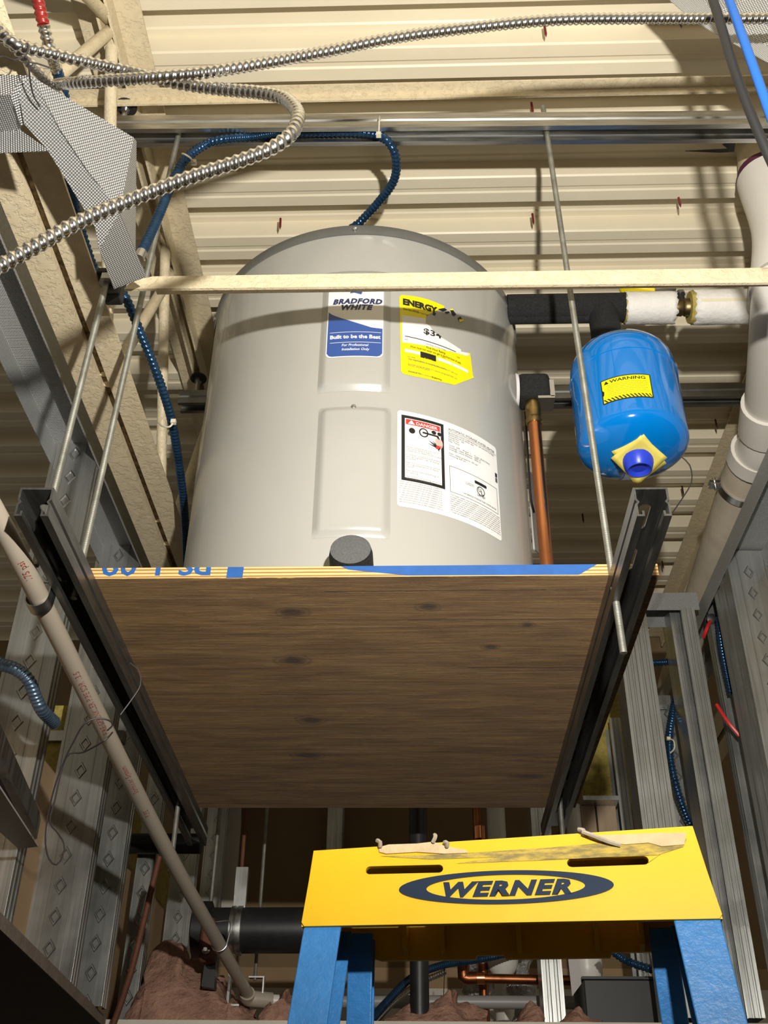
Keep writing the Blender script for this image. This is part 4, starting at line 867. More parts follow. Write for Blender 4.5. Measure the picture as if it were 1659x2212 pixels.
lab = 'galvanized stud with embossed diamonds in the left wall behind the beige pipe'
def lstud(pr, pyr, wpx=None, top=TKH - .004, label=lab, h0=FL, w=.092, grp=GL):
    p = aX(pr, pyr, LX); xa = LX - w
    if wpx: xa = aY(wpx, pyr, p.y).x
    return stud_web(xa, LX, p.y, CE + .02, top, 1, label, grp, True, (.32, None)), p.y
lstud(60, 1723, label='wide galvanized stud with diamonds behind the slate blue conduit')
lstud(205, 1800, 96, label='galvanized stud with diamonds behind the looped black wire')
lstud(275, 1790, 214, label='galvanized stud with diamonds beside the leaning rusty pipe')
lstud(338, 1830, 300, label='dark galvanized stud between the rusty pipe and the beige pipe')
lstud(424, 1860, 372, label='galvanized stud with diamonds behind the rear rod end on the left')
lstud(478, 1880, 436, label='narrow galvanized stud with diamonds next to the ragged drywall edge')
# knurled top track on the left wall
def track(x_in, sgn, y0, y1, h0, label, w=.094, fl=.052):
    t = thing('wall_track', ((2*x_in + sgn*w)/2, (y0 + y1)/2, h0), label, 'track')
    xo = x_in + sgn*w
    for nm, q in (('inner_flange', [(x_in, y0, h0), (x_in, y1, h0), (x_in, y1, h0 + fl), (x_in, y0, h0 + fl)]), ('web', [(x_in, y0, h0 + fl), (x_in, y1, h0 + fl), (xo, y1, h0 + fl), (xo, y0, h0 + fl)]), ('outer_flange', [(xo, y0, h0), (xo, y1, h0), (xo, y1, h0 + fl), (xo, y0, h0 + fl)])):
        m = MB(); m.v = [Vector(p) for p in q]; m.f = [(0, 1, 2, 3)]; m.build(nm, 'knurled_fine', t, smooth=False, solid=.0012, uvdir=(0, 1, .3))
    return t
track(-.648, -1, .75, 3.5, 1.276, 'knurled steel top track of the left stud wall beside the joist')
track(.742, 1, 1.3, 3.5, 1.318, 'knurled steel top track of the right stud wall beside the drain pipe')
# boards outside the left wall
bt = aX(100, 1650, -.755).z
tag(MB().box(-.775, -.752, 1.2, 3.6, CE + .02, bt).build('drywall_sheet', 'drywall_tan'), 'tan drywall sheet behind the left studs', 'drywall')
tag(MB().box(-1.30, -1.28, .9, 3.6, CE + .02, 1.0).build('drywall_sheet', 'drywall_brown'), 'brown drywall further behind the left studs', 'drywall')
yb2 = aX(112, 1560, -.85); 
tag(MB().box(-.92, -.80, yb2.y - .05, 3.5, bt, .98).build('insulation_batt', 'fiberglass'), 'yellow insulation behind the left studs above the tan board', 'insulation')
wbk = aX(120, 1502, -.75); tag(MB().box(-.90, -.66, 2.22, 2.25, wbk.z - .012, wbk.z + .012).build('cross_channel', 'galvanized'), 'bright cross channel between the left studs', 'channel')
bp = aX(270, 1695, -.60); tag(MB().tube((-.74, 2.56, bp.z*1.03), (-.53, 2.56, bp.z*1.03), .024, n=20).build('drain_stub', 'pipe_black'), 'short black pipe between the left stud and the strut', 'pipe')
r0_, r1_ = aY(345, 1850, 2.25), aY(245, 2212, 2.30)
tag(MB().path([r0_, aY(325, 1930, 2.26), aY(283, 2100, 2.28), r1_], .0065, 10, step=.05).build('rusty_rod', 'rust_pipe'), 'rusty brown pipe leaning against the left studs', 'pipe')
tr_ = aY(453, 1975, 2.52); tag(MB().tube((tr_.x, 2.52, H0 - .008), tr_, .0045, n=10).build('thin_rod', 'threaded_zinc'), 'thin rod hanging over the clamp of the black main pipe', 'rod')
# edge-on galvanized channel and pale plate at the far left
ch = thing('channel_end', aY(40, 1760, 1.0), 'short galvanized channel with a pale plate at the left edge', 'channel')
Q = [aH(*p, .50) for p in ((-20, 1590), (78, 1795), (80, 1812), (68, 1815), (-20, 1640))]; MB().ext(Q, (0, 0, .03)).build('channel', 'galvanized', ch)
Q = [aH(*p, .51) for p in ((-20, 1640), (60, 1800), (62, 1818), (-20, 1690))]; MB().ext(Q, (0, 0, .004)).build('inner_web', 'dark_steel', ch)
Q = [aH(*p, .485) for p in ((-20, 1672), (82, 1829), (40, 1834), (-20, 1780))]; MB().ext(Q, (0, 0, .003)).build('plate', 'sheet_grey', ch)
# right: cross frame facing the camera (lateral track with studs under it)
YF = 2.43
f1 = aY(1450, 1318, YF).z; f2 = aY(1450, 1281, YF).z; xa_ = aY(1380, 1300, YF).x; xb_ = aY(1512, 1320, YF).x
ft = thing('wall_track', ((xa_ + xb_)/2, YF, f1), 'short knurled track across the top of the right stud frame', 'track')
for nm, q in (('front_flange', [(xa_, YF, f1), (xb_, YF, f1), (xb_, YF, f2), (xa_, YF, f2)]), ('web', [(xa_, YF, f2), (xb_, YF, f2), (xb_, YF + .094, f2), (xa_, YF + .094, f2)]), ('rear_flange', [(xa_, YF + .094, f1), (xb_, YF + .094, f1), (xb_, YF + .094, f2), (xa_, YF + .094, f2)])):
    m = MB(); m.v = [Vector(p) for p in q]; m.f = [(0, 1, 2, 3)]; m.build(nm, 'knurled_fine', ft, smooth=False, solid=.0012, uvdir=(1, 0, .3))
def stud_flange(pl_, pr_, py0, y, top, label, grp, webside=1, depth=.090):
    """stud whose ribbed flange faces the camera"""
    x0, x1 = aY(pl_, py0, y).x, aY(pr_, py0, y).x; w_ = x1 - x0
    t = thing('metal_stud', ((x0 + x1)/2, y, CE + .02), label, 'stud', grp)
    def sheet(name, pl):
        m = MB(); n = len(pl); m.v = [Vector((x, yy, h)) for h in (CE + .02, top) for x, yy in pl]; m.f = [(i, i + 1, i + 1 + n, i + n) for i in range(n - 1)]
        return m.build(name, 'galvanized_stud', t, smooth=False, solid=.0012)
    sheet('front_flange', [(x0 + s, y + d) for s, d in ribbed(w=w_)]); wx = x1 if webside > 0 else x0; ox = x0 if webside > 0 else x1
    sheet('web', [(wx, y), (wx, y + depth)]); sheet('rear_flange', [(wx, y + depth), (ox, y + depth)]); sheet('lip', [(ox, y), (ox, y + .010)]); return t
GR = 'studs of the right frame'
lr = 'galvanized stud of the right frame with its ribbed face toward the ladder'
stud_flange(1352, 1383, 1498, YF - .002, f1 + .04, 'ribbed galvanized stud of the joined pair, the one nearer the plywood edge', GR, -1); stud_flange(1385, 1420, 1498, YF - .002, f1 + .04, 'ribbed galvanized stud of the joined pair, the one nearer the sagging blue cable', GR, 1)
stud_flange(1501, 1531, 1498, YF - .003, f1 + .004, 'bright ribbed galvanized stud under the end of the short knurled track', GR, 1); stud_flange(1474, 1500, 1498, YF + .035, f1 + .03, 'darker galvanized stud tucked behind the bright ribbed stud', GR, -1)
pA = aX(1627, 1498, .744); pB_ = aX(1583, 1498, .744)
stud_web(.838, .744, pA.y, CE + .02, TKH + .0, -1, 'galvanized stud at the right wall with a wide scuffed web', None, True, (.5, None), fl=pB_.y - pA.y)
stud_web(.848, .756, YF + .03, CE + .02, TKH, -1, 'galvanized stud with diamond marks behind the blue cable on the right', None, True, (.4, None))
stud_flange(1322, 1345, 1600, 2.95, 1.25, 'galvanized stud beside the yellow insulation at the right', None, 1)
stud_web(aY(1482, 1650, 2.68).x, aY(1438, 1650, 2.68).x, 2.68, CE + .02, 1.2, -1, 'galvanized stud with diamond marks behind the sagging blue cable', None, True, (.4, None))
# things beyond the right frame
p = aY(1300, 1665, 3.05); tag(MB().box(p.x - .06, p.x + .12, 3.04, 3.10, p.z - .10, p.z + .5).build('insulation_batt', 'fiberglass'), 'yellow fiberglass insulation behind the right frame', 'insulation')
p0 = aY(1255, 1738, 2.95)
for k, (xa2, xb2) in enumerate(((1253, 1287), (1288, 1332))):
    A, B = aY(xa2, 1740, 2.95), aY(xb2, 1740, 2.95)
    tag(MB().box(A.x, B.x - .003, 2.95, 3.0, A.z - .28, A.z).build('wood_board', 'wood_block', bevel=.002), ('upright pale wooden board next to the white pipe behind the platform', 'upright pale wooden board next to the galvanized stud behind the platform')[k], 'board', 'boards behind the platform')
A, B = aY(1258, 1733, 2.92), aY(1335, 1733, 2.92); tag(MB().box(A.x, B.x, 2.90, 3.03, A.z, A.z + .012).build('cap_channel', 'galvanized'), 'flat galvanized cap lying on the wooden boards', 'channel')
ve = aY(1268, 2090, 2.95); tag(MB().tube((ve.x, 2.95, ve.z + .062), (ve.x, 2.95, aY(1228, 1740, 2.95).z), .021).build('vent_pipe', 'pvc_white'), 'white pipe beside the wooden boards behind the platform', 'pipe')
A = aY(1392, 1520, 2.66); tag(MB().box(A.x - .05, A.x + .06, 2.64, 2.67, A.z - .012, A.z + .014).build('cross_channel', 'galvanized'), 'bright cross channel between the right studs', 'channel')
# bent knurled track hanging at the upper left
bt_ = thing('bent_track', aY(160, 400, .90), 'bent piece of knurled steel track hanging at the upper left', 'track')
def sheet(name, px, parent, mat='knurled_steel', uv=(1, 0, .2), anchors=None):
    pts = [aY(*p) for p in px] if anchors is None else None
    if anchors:
        a0, a1, a2 = [aH(*q) for q in anchors]; n = (a1 - a0).cross(a2 - a0); pts = [ray(*p)*(a0.dot(n)/ray(*p).dot(n)) for p in px]
    m = MB(); m.v = pts; m.f = [tuple(t) for t in tessellate_polygon([[Vector((p[0], p[1], 0)) for p in px]])]
    return m.build(name, mat, parent, smooth=False, solid=.0012, uvdir=uv)
sheet('side_flange', [(68, 165), (288, 297), (258, 458), (240, 432), (190, 370), (130, 280)], bt_, uv=(1, 0, -.7), anchors=((68, 165, 1.205), (288, 297, 1.27), (258, 458, 1.185)))
sheet('end_strip', [(288, 297), (294, 305), (292, 562), (258, 458)], bt_, uv=(0, .3, 1), anchors=((288, 297, 1.27), (294, 562, 1.23), (258, 458, 1.185)))
sheet('bent_web', [(40, 200), (60, 164), (68, 165), (130, 280), (190, 370), (240, 432), (258, 458), (214, 538), (205, 490), (150, 400), (100, 320), (52, 268)], bt_, uv=(1, 0, -1.2), anchors=((68, 165, 1.205), (258, 458, 1.185), (150, 400, 1.17)))
sheet('top_curl', [(22, 206), (40, 178), (60, 164), (40, 200), (52, 268), (45, 272)], bt_, uv=(1, 0, -1.2), anchors=((22, 206, 1.18), (60, 164, 1.205), (52, 268, 1.185)))
sheet('folded_tab', [(258, 458), (316, 598), (246, 624), (214, 538)], bt_, uv=(1, 0, -.3), anchors=((258, 458, 1.185), (214, 538, 1.16), (300, 610, 1.195)))
sheet('upper_flange', [(-30, 160), (62, 164), (24, 204), (-30, 207)], bt_, anchors=((-30, 160, 1.225), (60, 164, 1.205), (-30, 207, 1.19)))
sheet('leg_web', [(-30, 206), (24, 204), (46, 272), (44, 282), (-30, 288)], bt_, anchors=((-30, 206, 1.19), (24, 204, 1.18), (-30, 288, 1.205)))
sheet('leg_flange', [(-30, 287), (44, 281), (108, 326), (-30, 332)], bt_, anchors=((-30, 287, 1.205), (44, 281, 1.19), (-30, 332, 1.165)))
bt2 = thing('bent_track', aY(1600, 40, .80), 'knurled steel track piece at the upper right corner behind the cables', 'track')
sheet('edge_flange', [(1400, -40, .95), (1480, -40, .95), (1545, 30, .95), (1700, 128, .95), (1700, 158, .95), (1500, 47, .95)], bt2, 'knurled_fine', (.7, 0, -.7))
sheet('web', [(1480, -40, .95), (1700, -40, .92), (1700, 128, .95), (1545, 30, .95)], bt2, uv=(1, 0, .2))

# ------------------------------------------------------------------ shot pins through the deck
def pin(px, py, lbl, mat, hz=H0 + .004):
    a = aH(px, py, hz); L_ = .034; b = a + Vector((.001, .002, -L_))
    t = thing('deck_screw', b, lbl, 'screw', 'screw tips in the roof deck')
    MB().tube(a, a.lerp(b, .72), .0026, n=8).build('shank', mat, t); MB().tube(a.lerp(b, .72), b, .0027, .0004, n=8).build('tip', mat, t)
for px, py, mt, wh in ((606, 472, 'red', 'above the left of the heater lid'), (1176, 55, 'red', 'just below the stretched silver cable'), (1148, 222, 'red', 'beside the top of the long rod'), (1150, 462, 'red', 'beside the shadow of the long threaded rod'), (1465, 424, 'red', 'near the white drain pipe bend'), (1466, 36, 'dark', 'in the shadow of the knurled track'), (1545, 906, 'dark', 'near the right joist beside the drain pipe coupling'), (1473, 1050, 'dark', 'beside the tie wire under the blue tank'), (1258, 1110, 'dark', 'between the copper pipe and the long threaded rod'), (1430, 1210, 'dark', 'right of the end of the plywood front edge')):
    pin(px, py, ('dark red screw tip in the roof deck ' if mt == 'red' else 'blackish screw tip in the roof deck ') + wh, 'shot_pin_' + mt)
a = aH(1575, 322, 1.80); tag(MB().ext([aH(*p, 1.80) for p in ((1480, 327), (1572, 322), (1560, 312), (1590, 305), (1586, 328), (1555, 330))], (0, 0, .002)).build('torn_membrane', 'cable_black'), 'torn black membrane scrap stuck under the deck by the drain pipe', 'scrap')

# ------------------------------------------------------------------ STEPLADDER (yellow cap, blue rails)
A = aY(650, 2001, 1.085); B = aY(1562, 1984, 1.035)
ux = (B - A).normalized(); uy = Vector((-ux.y, ux.x, 0)).normalized(); uz = ux.cross(uy)
CW = (B - A).length
def LP(x, y, z): return A + ux*x + uy*y + uz*z
Ct = (aY(680, 1838, 1.10) - A).dot(uz)
ld = thing('stepladder', LP(CW/2, .06, 0), 'blue fiberglass stepladder with a scuffed yellow top cap', 'ladder')
tl = .005; tr = .013; HCAP = .078; HCR = .0925; DP = .125; sl = .016; slr = sl*HCR/HCAP
cap_m = MB(); ins = .004
fr = [(.0, 0, 0), (CW, 0, 0), (CW - tr, sl, HCAP), (tl, sl, HCAP)]
def fpt(px, py):                                        # pixel on the cap's front face -> (u, v) on that face
    return FP.uv(px, py)
fo_, fu, fv = LP(0, 0, 0), ux, (LP(0, sl, HCAP) - LP(0, 0, 0)).normalized(); fn = fv.cross(fu)*1.0
if fn.dot(-A) < 0: fn = -fn
FP = Pln(fo_, fu, fv, fn)
HF = math.hypot(sl, HCAP); HR_ = math.hypot(slr, HCR)
def stadium(px0, py0, px1, py1, r):
    a, b = FP.uv(px0, py0), FP.uv(px1, py1); m_ = (a[1] + b[1])/2
    P = []
    for cx, a0 in ((b[0] - r, -90), (a[0] + r, 90)):
        cy = b[1] if cx == b[0] - r else a[1]
        for k in range(9): an = math.radians(a0 + 180*k/8); P.append((cx + r*math.cos(an), cy + r*math.sin(an)))
    return P
outer = [(0, .004), (.003, 0), (CW - .003, 0), (CW, .004), (CW - tr, HR_ - .006), (CW - tr - .006, HR_), (tl + .006, HF), (tl, HF - .006)]
hol = [stadium(790, 1880, 957, 1876, .0042), stadium(1225, 1864, 1401, 1858, .0044)]
capf = MB(); T3 = lambda pts, e=0: [FP.map(u, v, e) for u, v in pts]
capf.ext(T3(outer), -fn*.005, [T3(h) for h in hol]).build('cap_front', 'ladder_yellow', ld, bevel=.0012)
capm = MB()
capm.hexa([LP(tl, sl, HCAP - .005), LP(CW - tr, slr, HCR - .005), LP(CW - tr, DP, HCR - .005), LP(tl, DP, HCAP - .005), LP(tl, sl, HCAP), LP(CW - tr, slr, HCR), LP(CW - tr, DP, HCR), LP(tl, DP, HCAP)]).build('cap_top', 'ladder_yellow', ld)
for s, nm in ((0, 'cap_end'), (1, 'cap_end')):
    x0, x1 = (0, tl) if s == 0 else (CW, CW - tr); k = .005 if s == 0 else -.005; hc_ = HCAP if s == 0 else HCR; sl_ = sl if s == 0 else slr
    MB().hexa([LP(x0, 0.002, 0), LP(x0 + k, .002, 0), LP(x0 + k, DP, 0), LP(x0, DP, 0), LP(x1, sl_, hc_), LP(x1 + k, sl_, hc_), LP(x1 + k, DP, hc_), LP(x1, DP, hc_)]).build(nm, 'ladder_yellow', ld)
# ribbed back skirt, a little longer than the front, with a step in its lower edge
bz = -.008
bk = [(.03, 0), (.06, bz), (.16, bz), (.162, bz + .004), (.19, bz + .004), (.192, bz), (.30, bz), (.302, bz + .005), (.34, bz + .005), (.36, 0), (CW - .02, 0), (CW - tr, HCR), (tl, HCAP), (.02, 0)]
MB().ext([LP(x, DP, z) for x, z in bk], uy*.006).build('cap_back', 'ladder_yellow', ld)
for x in (.085, .125, .205, .285, .33): MB().hexa([LP(x, DP - .020, 0), LP(x + .005, DP - .020, 0), LP(x + .005, DP, bz + .005), LP(x, DP, bz + .005), LP(x, DP - .03, HCAP - .006), LP(x + .005, DP - .03, HCAP - .006), LP(x + .005, DP, HCAP - .006), LP(x, DP, HCAP - .006)]).build('stiffener_rib', 'ladder_yellow', ld)
# logo
lg = decal('logo_ring', polyh(ell(*[(FP.uv(862, 1924)[i] + FP.uv(1326, 1910)[i])/2 for i in (0, 1)], (FP.uv(1326, 1916)[0] - FP.uv(862, 1916)[0])/2, .0172, 64), ell(*[(FP.uv(921, 1924)[i] + FP.uv(1264, 1910)[i])/2 for i in (0, 1)], (FP.uv(1264, 1916)[0] - FP.uv(921, 1916)[0])/2, .0128, 64)), FP.map, .0012, 'logo_navy', ld)
lg.modifiers.new('solid', 'SOLIDIFY').thickness = .0024
a, b = FP.uv(958, 1938), FP.uv(1236, 1930)
rot = math.atan2(b[1] - a[1], b[0] - a[0])
lt = decal('logo_lettering', shift(fit('WERNER', b[0] - a[0], .0148, bold=.05, shear=.28, sp=1.12), a[0], a[1], rot), FP.map, .0012, 'logo_navy', ld); lt.modifiers.new('solid', 'SOLIDIFY').thickness = .0024
# torn tape and dirt along the cap's upper edge
rnd = random.Random(4)
def blotch(name, px, mat, eps): decal(name, polyf([FP.uv(*p) for p in px]), FP.map, eps, mat, ld)
blotch('dirt_smear', [(820, 1850), (960, 1846), (1180, 1832), (1290, 1822), (1450, 1818), (1484, 1812), (1476, 1830), (1420, 1848), (1330, 1851), (1190, 1858), (985, 1866), (1075, 1852), (930, 1857)], 'ladder_scuff', .0006)
tp = [(818, 1832), (840, 1826), (900, 1824), (936, 1820), (966, 1830), (1008, 1838), (1010, 1844), (960, 1846), (900, 1842), (835, 1846), (820, 1842)]
tq = [(1258, 1800), (1290, 1806), (1350, 1804), (1420, 1801), (1482, 1800), (1478, 1826), (1430, 1830), (1400, 1822), (1350, 1826), (1300, 1820), (1275, 1812)]
for q in (tp, tq):
    o = decal('torn_tape', polyf([FP.uv(*p) for p in q]), FP.map, .0018, 'torn_tape', ld); o.modifiers.new('solid', 'SOLIDIFY').thickness = .003
for (x, y, dx_, dy_) in ((822, 1832, -6, -12), (936, 1822, 4, -14), (966, 1832, -5, -8), (1262, 1806, -12, -10)):
    p, q = FP.uv(x, y), FP.uv(x + dx_, y + dy_); MB().path([FP.map(*p, .003), FP.map((p[0] + q[0])/2 + .002, (p[1] + q[1])/2, .007), FP.map(*q, .004)], .0022, 6, step=.002).build('tape_tuft', 'tape_fuzz', ld)
MB().path([FP.map(*FP.uv(*p), e) for p, e in (((1258, 1803), .006), ((1280, 1812), .007), ((1310, 1822), .005), ((1340, 1828), .002))], .0022, 6, step=.004).build('tape_tuft', 'tape_fuzz', ld)
# rails: channels with the open side inward
def rail(x_out, sgn, y0, fw, back, spread, lean, name):
    top, bot = LP(x_out, y0, .012), LP(x_out, y0, 0); drop = (bot.z - FL); low = bot + ux*(spread*sgn) + uy*lean; low.z = FL
    inn = ux*(-sgn); t = .0035
    def pr(o): return [o, o + inn*fw, o + inn*fw + uy*t, o + inn*t + uy*t, o + inn*t + uy*(back - t), o + inn*fw*.9 + uy*(back - t), o + inn*fw*.9 + uy*back, o + uy*back]
    m = MB(); m.ring([pr(top), pr(low)]); return m.build(name, 'fiberglass_blue', ld, bevel=.0012)
xl_ = (FP.uv(655, 2010)[0]); wl_ = FP.uv(736, 2010)[0] - xl_
xr_ = (FP.uv(1557, 1994)[0]); wr_ = xr_ - FP.uv(1455, 1994)[0]
rail(xl_, -1, .006, wl_, .075, .14, -.62, 'front_rail'); rail(xr_, 1, .006, wr_, .075, .14, -.62, 'front_rail')
rail(xl_ + .028, -1, .086, .026, .034, .10, .55, 'rear_rail'); rail(xr_ - .034, 1, .086, .026, .034, .10, .55, 'rear_rail')
dropt = A.z - FL
for k in range(1, 8):
    f = k/8.0; z = -dropt*f; y = -.62*f + .01; x0 = xl_ - .14*f + .006; x1 = xr_ + .14*f - .006
    MB().hexa([LP(x0, y, 0) + Vector((0, 0, z)), LP(x1, y, 0) + Vector((0, 0, z)), LP(x1, y + .075, 0) + Vector((0, 0, z)), LP(x0, y + .075, 0) + Vector((0, 0, z)), LP(x0, y, 0) + Vector((0, 0, z + .03)), LP(x1, y, 0) + Vector((0, 0, z + .03)), LP(x1, y + .075, 0) + Vector((0, 0, z + .03)), LP(x0, y + .075, 0) + Vector((0, 0, z + .03))]).build('step', 'galvanized', ld)

# ------------------------------------------------------------------ dim plenum beyond the platform
YP = 2.52; kf = YP/3.30
a, b = aY(436, 2010, YP), aY(700, 2003, YP)
mp = thing('main_pipe', ((a.x + b.x)/2, YP, a.z - .07), 'large black pipe crossing the dim space behind the ladder', 'pipe')
rm = (aY(600, 1958, YP).z - aY(600, 2056, YP).z)/2
rx = aY(905, 2003, YP).x; MB().tube((a.x, YP, a.z), (rx, YP, a.z + .003), rm, n=32).build('pipe', 'pipe_black', mp)
gx = aY(514, 2010, YP).x
MB().lathe((gx - .014, YP, a.z), [(rm - .001, 0), (rm + .004, 0), (rm + .004, .009), (rm + .001, .011), (rm + .004, .014), (rm + .004, .026), (rm - .001, .026)], 32, (1, 0, 0)).build('band_clamp', 'galvanized', mp)
MB().box(gx - .014, gx + .014, YP - .012, YP + .004, a.z + rm - .01, a.z + rm + .09).build('hanger_strap', 'galvanized_stud', mp)
cpn = thing('pipe_coupling', (a.x + .02, YP, a.z - rm), 'red-brown grooved coupling with a bright bolt at the end of the black pipe', 'coupling')
MB().lathe((a.x - .019, YP, a.z), [(rm - .001, 0), (rm + .014, .005), (rm + .014, .038), (rm - .001, .043)], 28, (1, 0, 0)).build('housing', 'pipe_black', cpn)
p = aY(448, 2056, YP - rm); MB().box(p.x - .017, p.x + .017, p.y - .015, p.y + .04, p.z - .023, p.z + .023).build('bolt_pad', 'rust_pipe', cpn, bevel=.008); MB().lathe((p.x, p.y - .014, p.z), [(.009, 0), (.009, .006), (.0045, .008), (.0045, .015)], 12, (0, -1, 0)).build('bolt', 'zinc_bolt', cpn)
p = aY(447, 2010, YP - .08); MB().box(p.x - .015, p.x + .015, p.y, p.y + .04, p.z - .038, p.z + .03).build('bolt_pad', 'rust_pipe', cpn, bevel=.008)
p = aY(452, 2090, YP - .03); MB().hexa([(p.x - .014, p.y, p.z - .038), (p.x + .015, p.y, p.z - .042), (p.x + .015, p.y + .03, p.z - .042), (p.x - .014, p.y + .03, p.z - .038), (p.x - .009, p.y, p.z + .04), (p.x + .012, p.y, p.z + .04), (p.x + .012, p.y + .03, p.z + .04), (p.x - .009, p.y + .03, p.z + .04)]).build('lower_bracket', 'pipe_black', cpn)
for px, r_, mt, nm, lb, y_, py0, py1 in ((905, .0212, 'pipe_black', 'riser_pipe', 'black vertical pipe behind the yellow ladder cap', YP, 1700, None), (1036, .013, 'copper_dark', 'copper_riser', 'tarnished copper riser below the plywood edge', 3.1, 1700, None), (1078, .030, 'pvc_white', 'white_riser', 'white vertical pipe behind the tarnished copper riser', 3.47, 1700, None)):
    p = aY(px, 2003, y_) if px == 905 else aY(px, 1900, y_); tag(MB().tube((p.x, y_, CE + .016), (p.x, y_, aY(px, py0, y_).z), r_, n=20).build(nm, mt), lb, 'pipe')
p = aY(913, 2063, YP); tag(MB().lathe((rx, YP, p.z), [(.0208, -.010), (.030, -.009), (.030, .003), (.025, .010), (.025, .030), (.0208, .031)], 20).build('pipe_fitting', 'pipe_black'), 'black fitting on the vertical pipe under the ladder cap', 'fitting')
p = aY(1036, 1800, 3.1); tag(MB().lathe((p.x, 3.1, p.z), [(.014, -.02), (.018, -.018), (.018, .018), (.014, .02)], 16).build('copper_coupling', 'copper'), 'shiny copper coupling on the tarnished riser', 'fitting')
a, b = aY(1005, 2113, 3.0), aY(1232, 2118, 3.0); cu = thing('copper_branch', a, 'copper branch line with elbow behind the ladder', 'pipe')
MB().tube(a, b, .0125, n=16).build('pipe', 'copper_dark', cu); MB().path([a + Vector((.03, 0, 0)), a, a + Vector((-.004, 0, .012)), a + Vector((-.004, 0, .09))], .016, 14, step=.01).build('elbow', 'copper_dark', cu); MB().tube(a + Vector((.02, 0, 0)), a + Vector((.05, 0, 0)), .0155, n=16).build('coupling', 'copper', cu)
a, b = aY(700, 2163, 3.05), aY(1240, 2166, 3.05); tag(MB().tube(a, b, .0165, n=16).build('grey_conduit', 'gray_pipe'), 'grey horizontal conduit above the insulation behind the ladder', 'pipe')
def foil(px, py, w, hgt, y, seed, label):
    rnd = random.Random(seed); c = aY(px, py, y); m = MB(); R = []; n = 22; N = 16
    for i in range(N + 1):
        z = c.z + hgt*(i/N - .5); bul = w*(.75 + .25*math.sin(i*1.1 + seed)); R.append([(c.x + (bul*rnd.uniform(.88, 1.08))*math.cos(2*math.pi*k/n), y + bul*.7*rnd.uniform(.9, 1.1)*math.sin(2*math.pi*k/n), z) for k in range(n)])
    tag(m.ring(R).build('foil_wrap', 'foil'), label, 'foil wrap')
foil(1032, 2120, .045, .22, 3.15, 1, 'crinkled foil wrapped pipe behind the copper branch elbow'); foil(1125, 2100, .045, .30, 3.2, 2, 'crinkled foil wrapped pipe beside the galvanized stud in the background')
p = aY(1085, 2075, 3.1); tag(MB().lathe((p.x, 3.1, p.z), [(0, -.045), (.025, -.04), (.04, -.02), (.044, .0), (.044, .06)], 24).build('white_pipe_end', 'pvc_white'), 'rounded white pipe end above the copper branch', 'pipe')
p = aY(1268, 2090, 2.95); tag(MB().lathe((p.x, 2.95, p.z), [(0, -.05), (.025, -.045), (.038, -.02), (.04, .0), (.04, .07)], 24).build('white_pipe_end', 'pvc_white'), 'rounded white pipe end left of the black box', 'pipe')
# studs on the back wall
lb = 'galvanized stud on the brown back wall'
for pl_, pr_, py0, y_, top in ((707, 739, 1790, 3.52, 1.5), (1149, 1190, 1790, 2.80, 1.3)):
    stud_flange(pl_, pr_, py0, y_, top, ('galvanized stud against the brown back wall', 'galvanized stud behind the rear rod end under the platform', 'bright galvanized stud seen below the yellow cap beside the copper branch', 'bright galvanized stud behind the right ladder rail')[[707, 1149, 1166, 1417].index(pl_)], None, -1)
p0, p1 = aY(1232, 2040, 2.7), aY(1225, 2140, 2.7); A_ = [aY(*q) for q in ((1222, 2020, 2.7), (1246, 2020, 2.7), (1256, 2125, 2.7), (1236, 2152, 2.7))]
tag(MB().ext(A_, (0, .004, 0)).build('pale_strip', 'sheet_grey'), 'pale hanging strip beside the black box behind the ladder', 'strip')
p0, p1 = aY(1268, 2205, 2.68), aY(1425, 2116, 2.68); bb = thing('equipment_box', (p0.x, 2.68, CE + .016), 'black metal equipment box behind the right ladder rail', 'box')
MB().box(p0.x, p1.x, 2.68, 2.87, CE + .016, p1.z).build('body', 'box_black', bb, bevel=.003); MB().box(p0.x - .003, p1.x + .003, 2.676, 2.874, p1.z, p1.z + .006).build('lid', 'box_black', bb)
hr = aY(548, 2150, ec.y + .010); hr.z = ec.z + .036; tag(MB().tube((hr.x, hr.y, H0 - .01), hr, .0042, n=8).build('thin_rod', 'threaded_zinc'), 'thin rod hanging in front of the brown wall to the pipe elbow', 'rod')
tag(MB().path([aY(535, 1700, YP), aY(524, 1850, YP), aY(518, 1930, YP)], .0046, 8, step=.05).build('thin_rod', 'rust_pipe'), 'rusty thin rod holding the strap of the black pipe', 'rod')
tag(MB().path([aY(962, 2050, 2.9), aY(958, 2160, 2.9)], .0013, 6, step=.05).build('loose_wire', 'wire_dark'), 'thin straight wire hanging beside the black vertical pipe', 'wire')
# ragged drywall edge at the left end of the brown wall
E_ = [aY(*q) for q in ((486, 1690, 3.58), (522, 1690, 3.58), (520, 1780, 3.58), (514, 1860, 3.58), (505, 1960, 3.58), (500, 2010, 3.58), (476, 2010, 3.58))]
tag(MB().ext(E_, (0, .012, 0)).build('drywall_edge', 'drywall_white'), 'ragged white drywall edge beside the left studs', 'drywall')
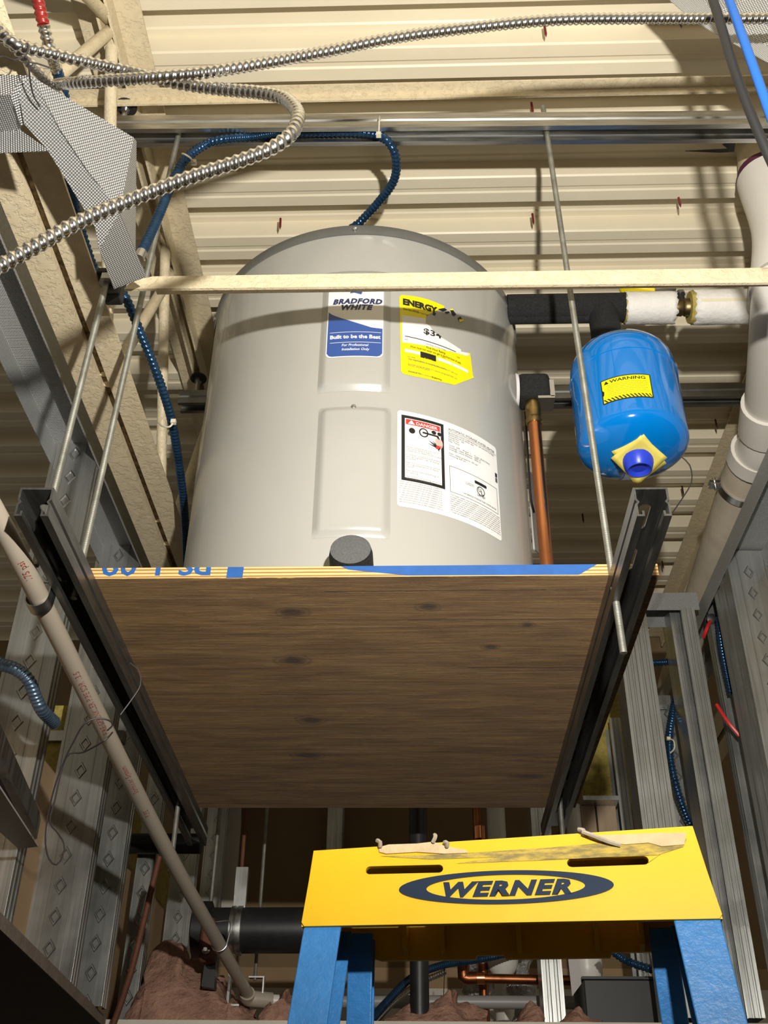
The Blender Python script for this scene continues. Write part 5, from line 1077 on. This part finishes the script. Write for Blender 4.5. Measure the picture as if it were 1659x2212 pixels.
# insulation heaps lying on the ceiling
import mathutils.noise as mn
def heap(name, pts, y0, y1, seed, label, xmin=-9, ystart=None):
    d_ = max(.18, y1 - y0); y0 = ystart or eB + .012; y1 = y0 + d_; m = MB(); NJ = 26; rows = []; base_h = CE + .0165; off = Vector((seed*3.1, 0, 0))
    prof = spline([(x, 0, y) for x, y in pts], 5); yc = y0 + .28*(y1 - y0)
    top = [aY(p.x, p.z, yc) for p in prof]; nx = len(top)
    for j in range(NJ + 1):
        f = j/NJ; y = y0 + (y1 - y0)*f; s = math.sin(math.pi/2*min(1, f/.28))**.6 if f < .28 else max(0, math.cos(math.pi/2*(f - .28)/.72))**.6
        row = []
        for i, t in enumerate(top):
            hh = max(0, t.z - base_h)*s; q = Vector((t.x*y/yc if f < .28 else t.x, y, base_h + hh)); k = min(1, hh/.03)
            nz = mn.noise((q + off)*13)*.034 + mn.noise((q + off)*30)*.016 + mn.fractal((q + off)*70, 1, 2, 3)*.006
            row.append(q + Vector((mn.noise((q + off)*30)*.018*k, -abs(nz)*.5*k, nz*k)))
        for q in row: q.x = max(q.x, xmin)
        rows.append(row)
    m.ring(rows, False, False, False); return tag(m.build(name, 'insulation_pink'), label, 'insulation')
heap('insulation_heap', [(270, 2200), (300, 2150), (325, 2075), (365, 2058), (400, 2066), (430, 2090), (470, 2110), (490, 2160), (510, 2185), (535, 2198), (550, 2204)], 2.12, 2.9, 1, 'pinkish brown insulation heap beside the far end of the beige pipe', xmin=-.646)
heap('insulation_heap', [(560, 2200), (590, 2165), (610, 2130), (625, 2150), (660, 2165), (690, 2205)], 2.5, 3.0, 2, 'small pinkish brown insulation tuft behind the left ladder rail')
heap('insulation_heap', [(830, 2206), (865, 2198), (900, 2190), (935, 2168), (960, 2156), (985, 2178), (1020, 2192), (1050, 2206)], 2.12, 2.6, 3, 'pinkish brown insulation mound at the foot of the black pipe')
heap('insulation_heap', [(1115, 2206), (1130, 2188), (1150, 2178), (1165, 2190), (1175, 2206)], 2.12, 2.4, 4, 'small insulation clump beside the bright stud below the cap')
heap('insulation_heap', [(1210, 2206), (1225, 2188), (1245, 2183), (1275, 2198), (1300, 2206)], 2.12, 2.30, 5, 'low insulation clump in front of the black box')
heap('insulation_heap', [(1588, 2212), (1598, 2172), (1615, 2160), (1630, 2190), (1640, 2212)], 2.2, 2.5, 6, 'insulation clump at the foot of the right studs', ystart=2.57)
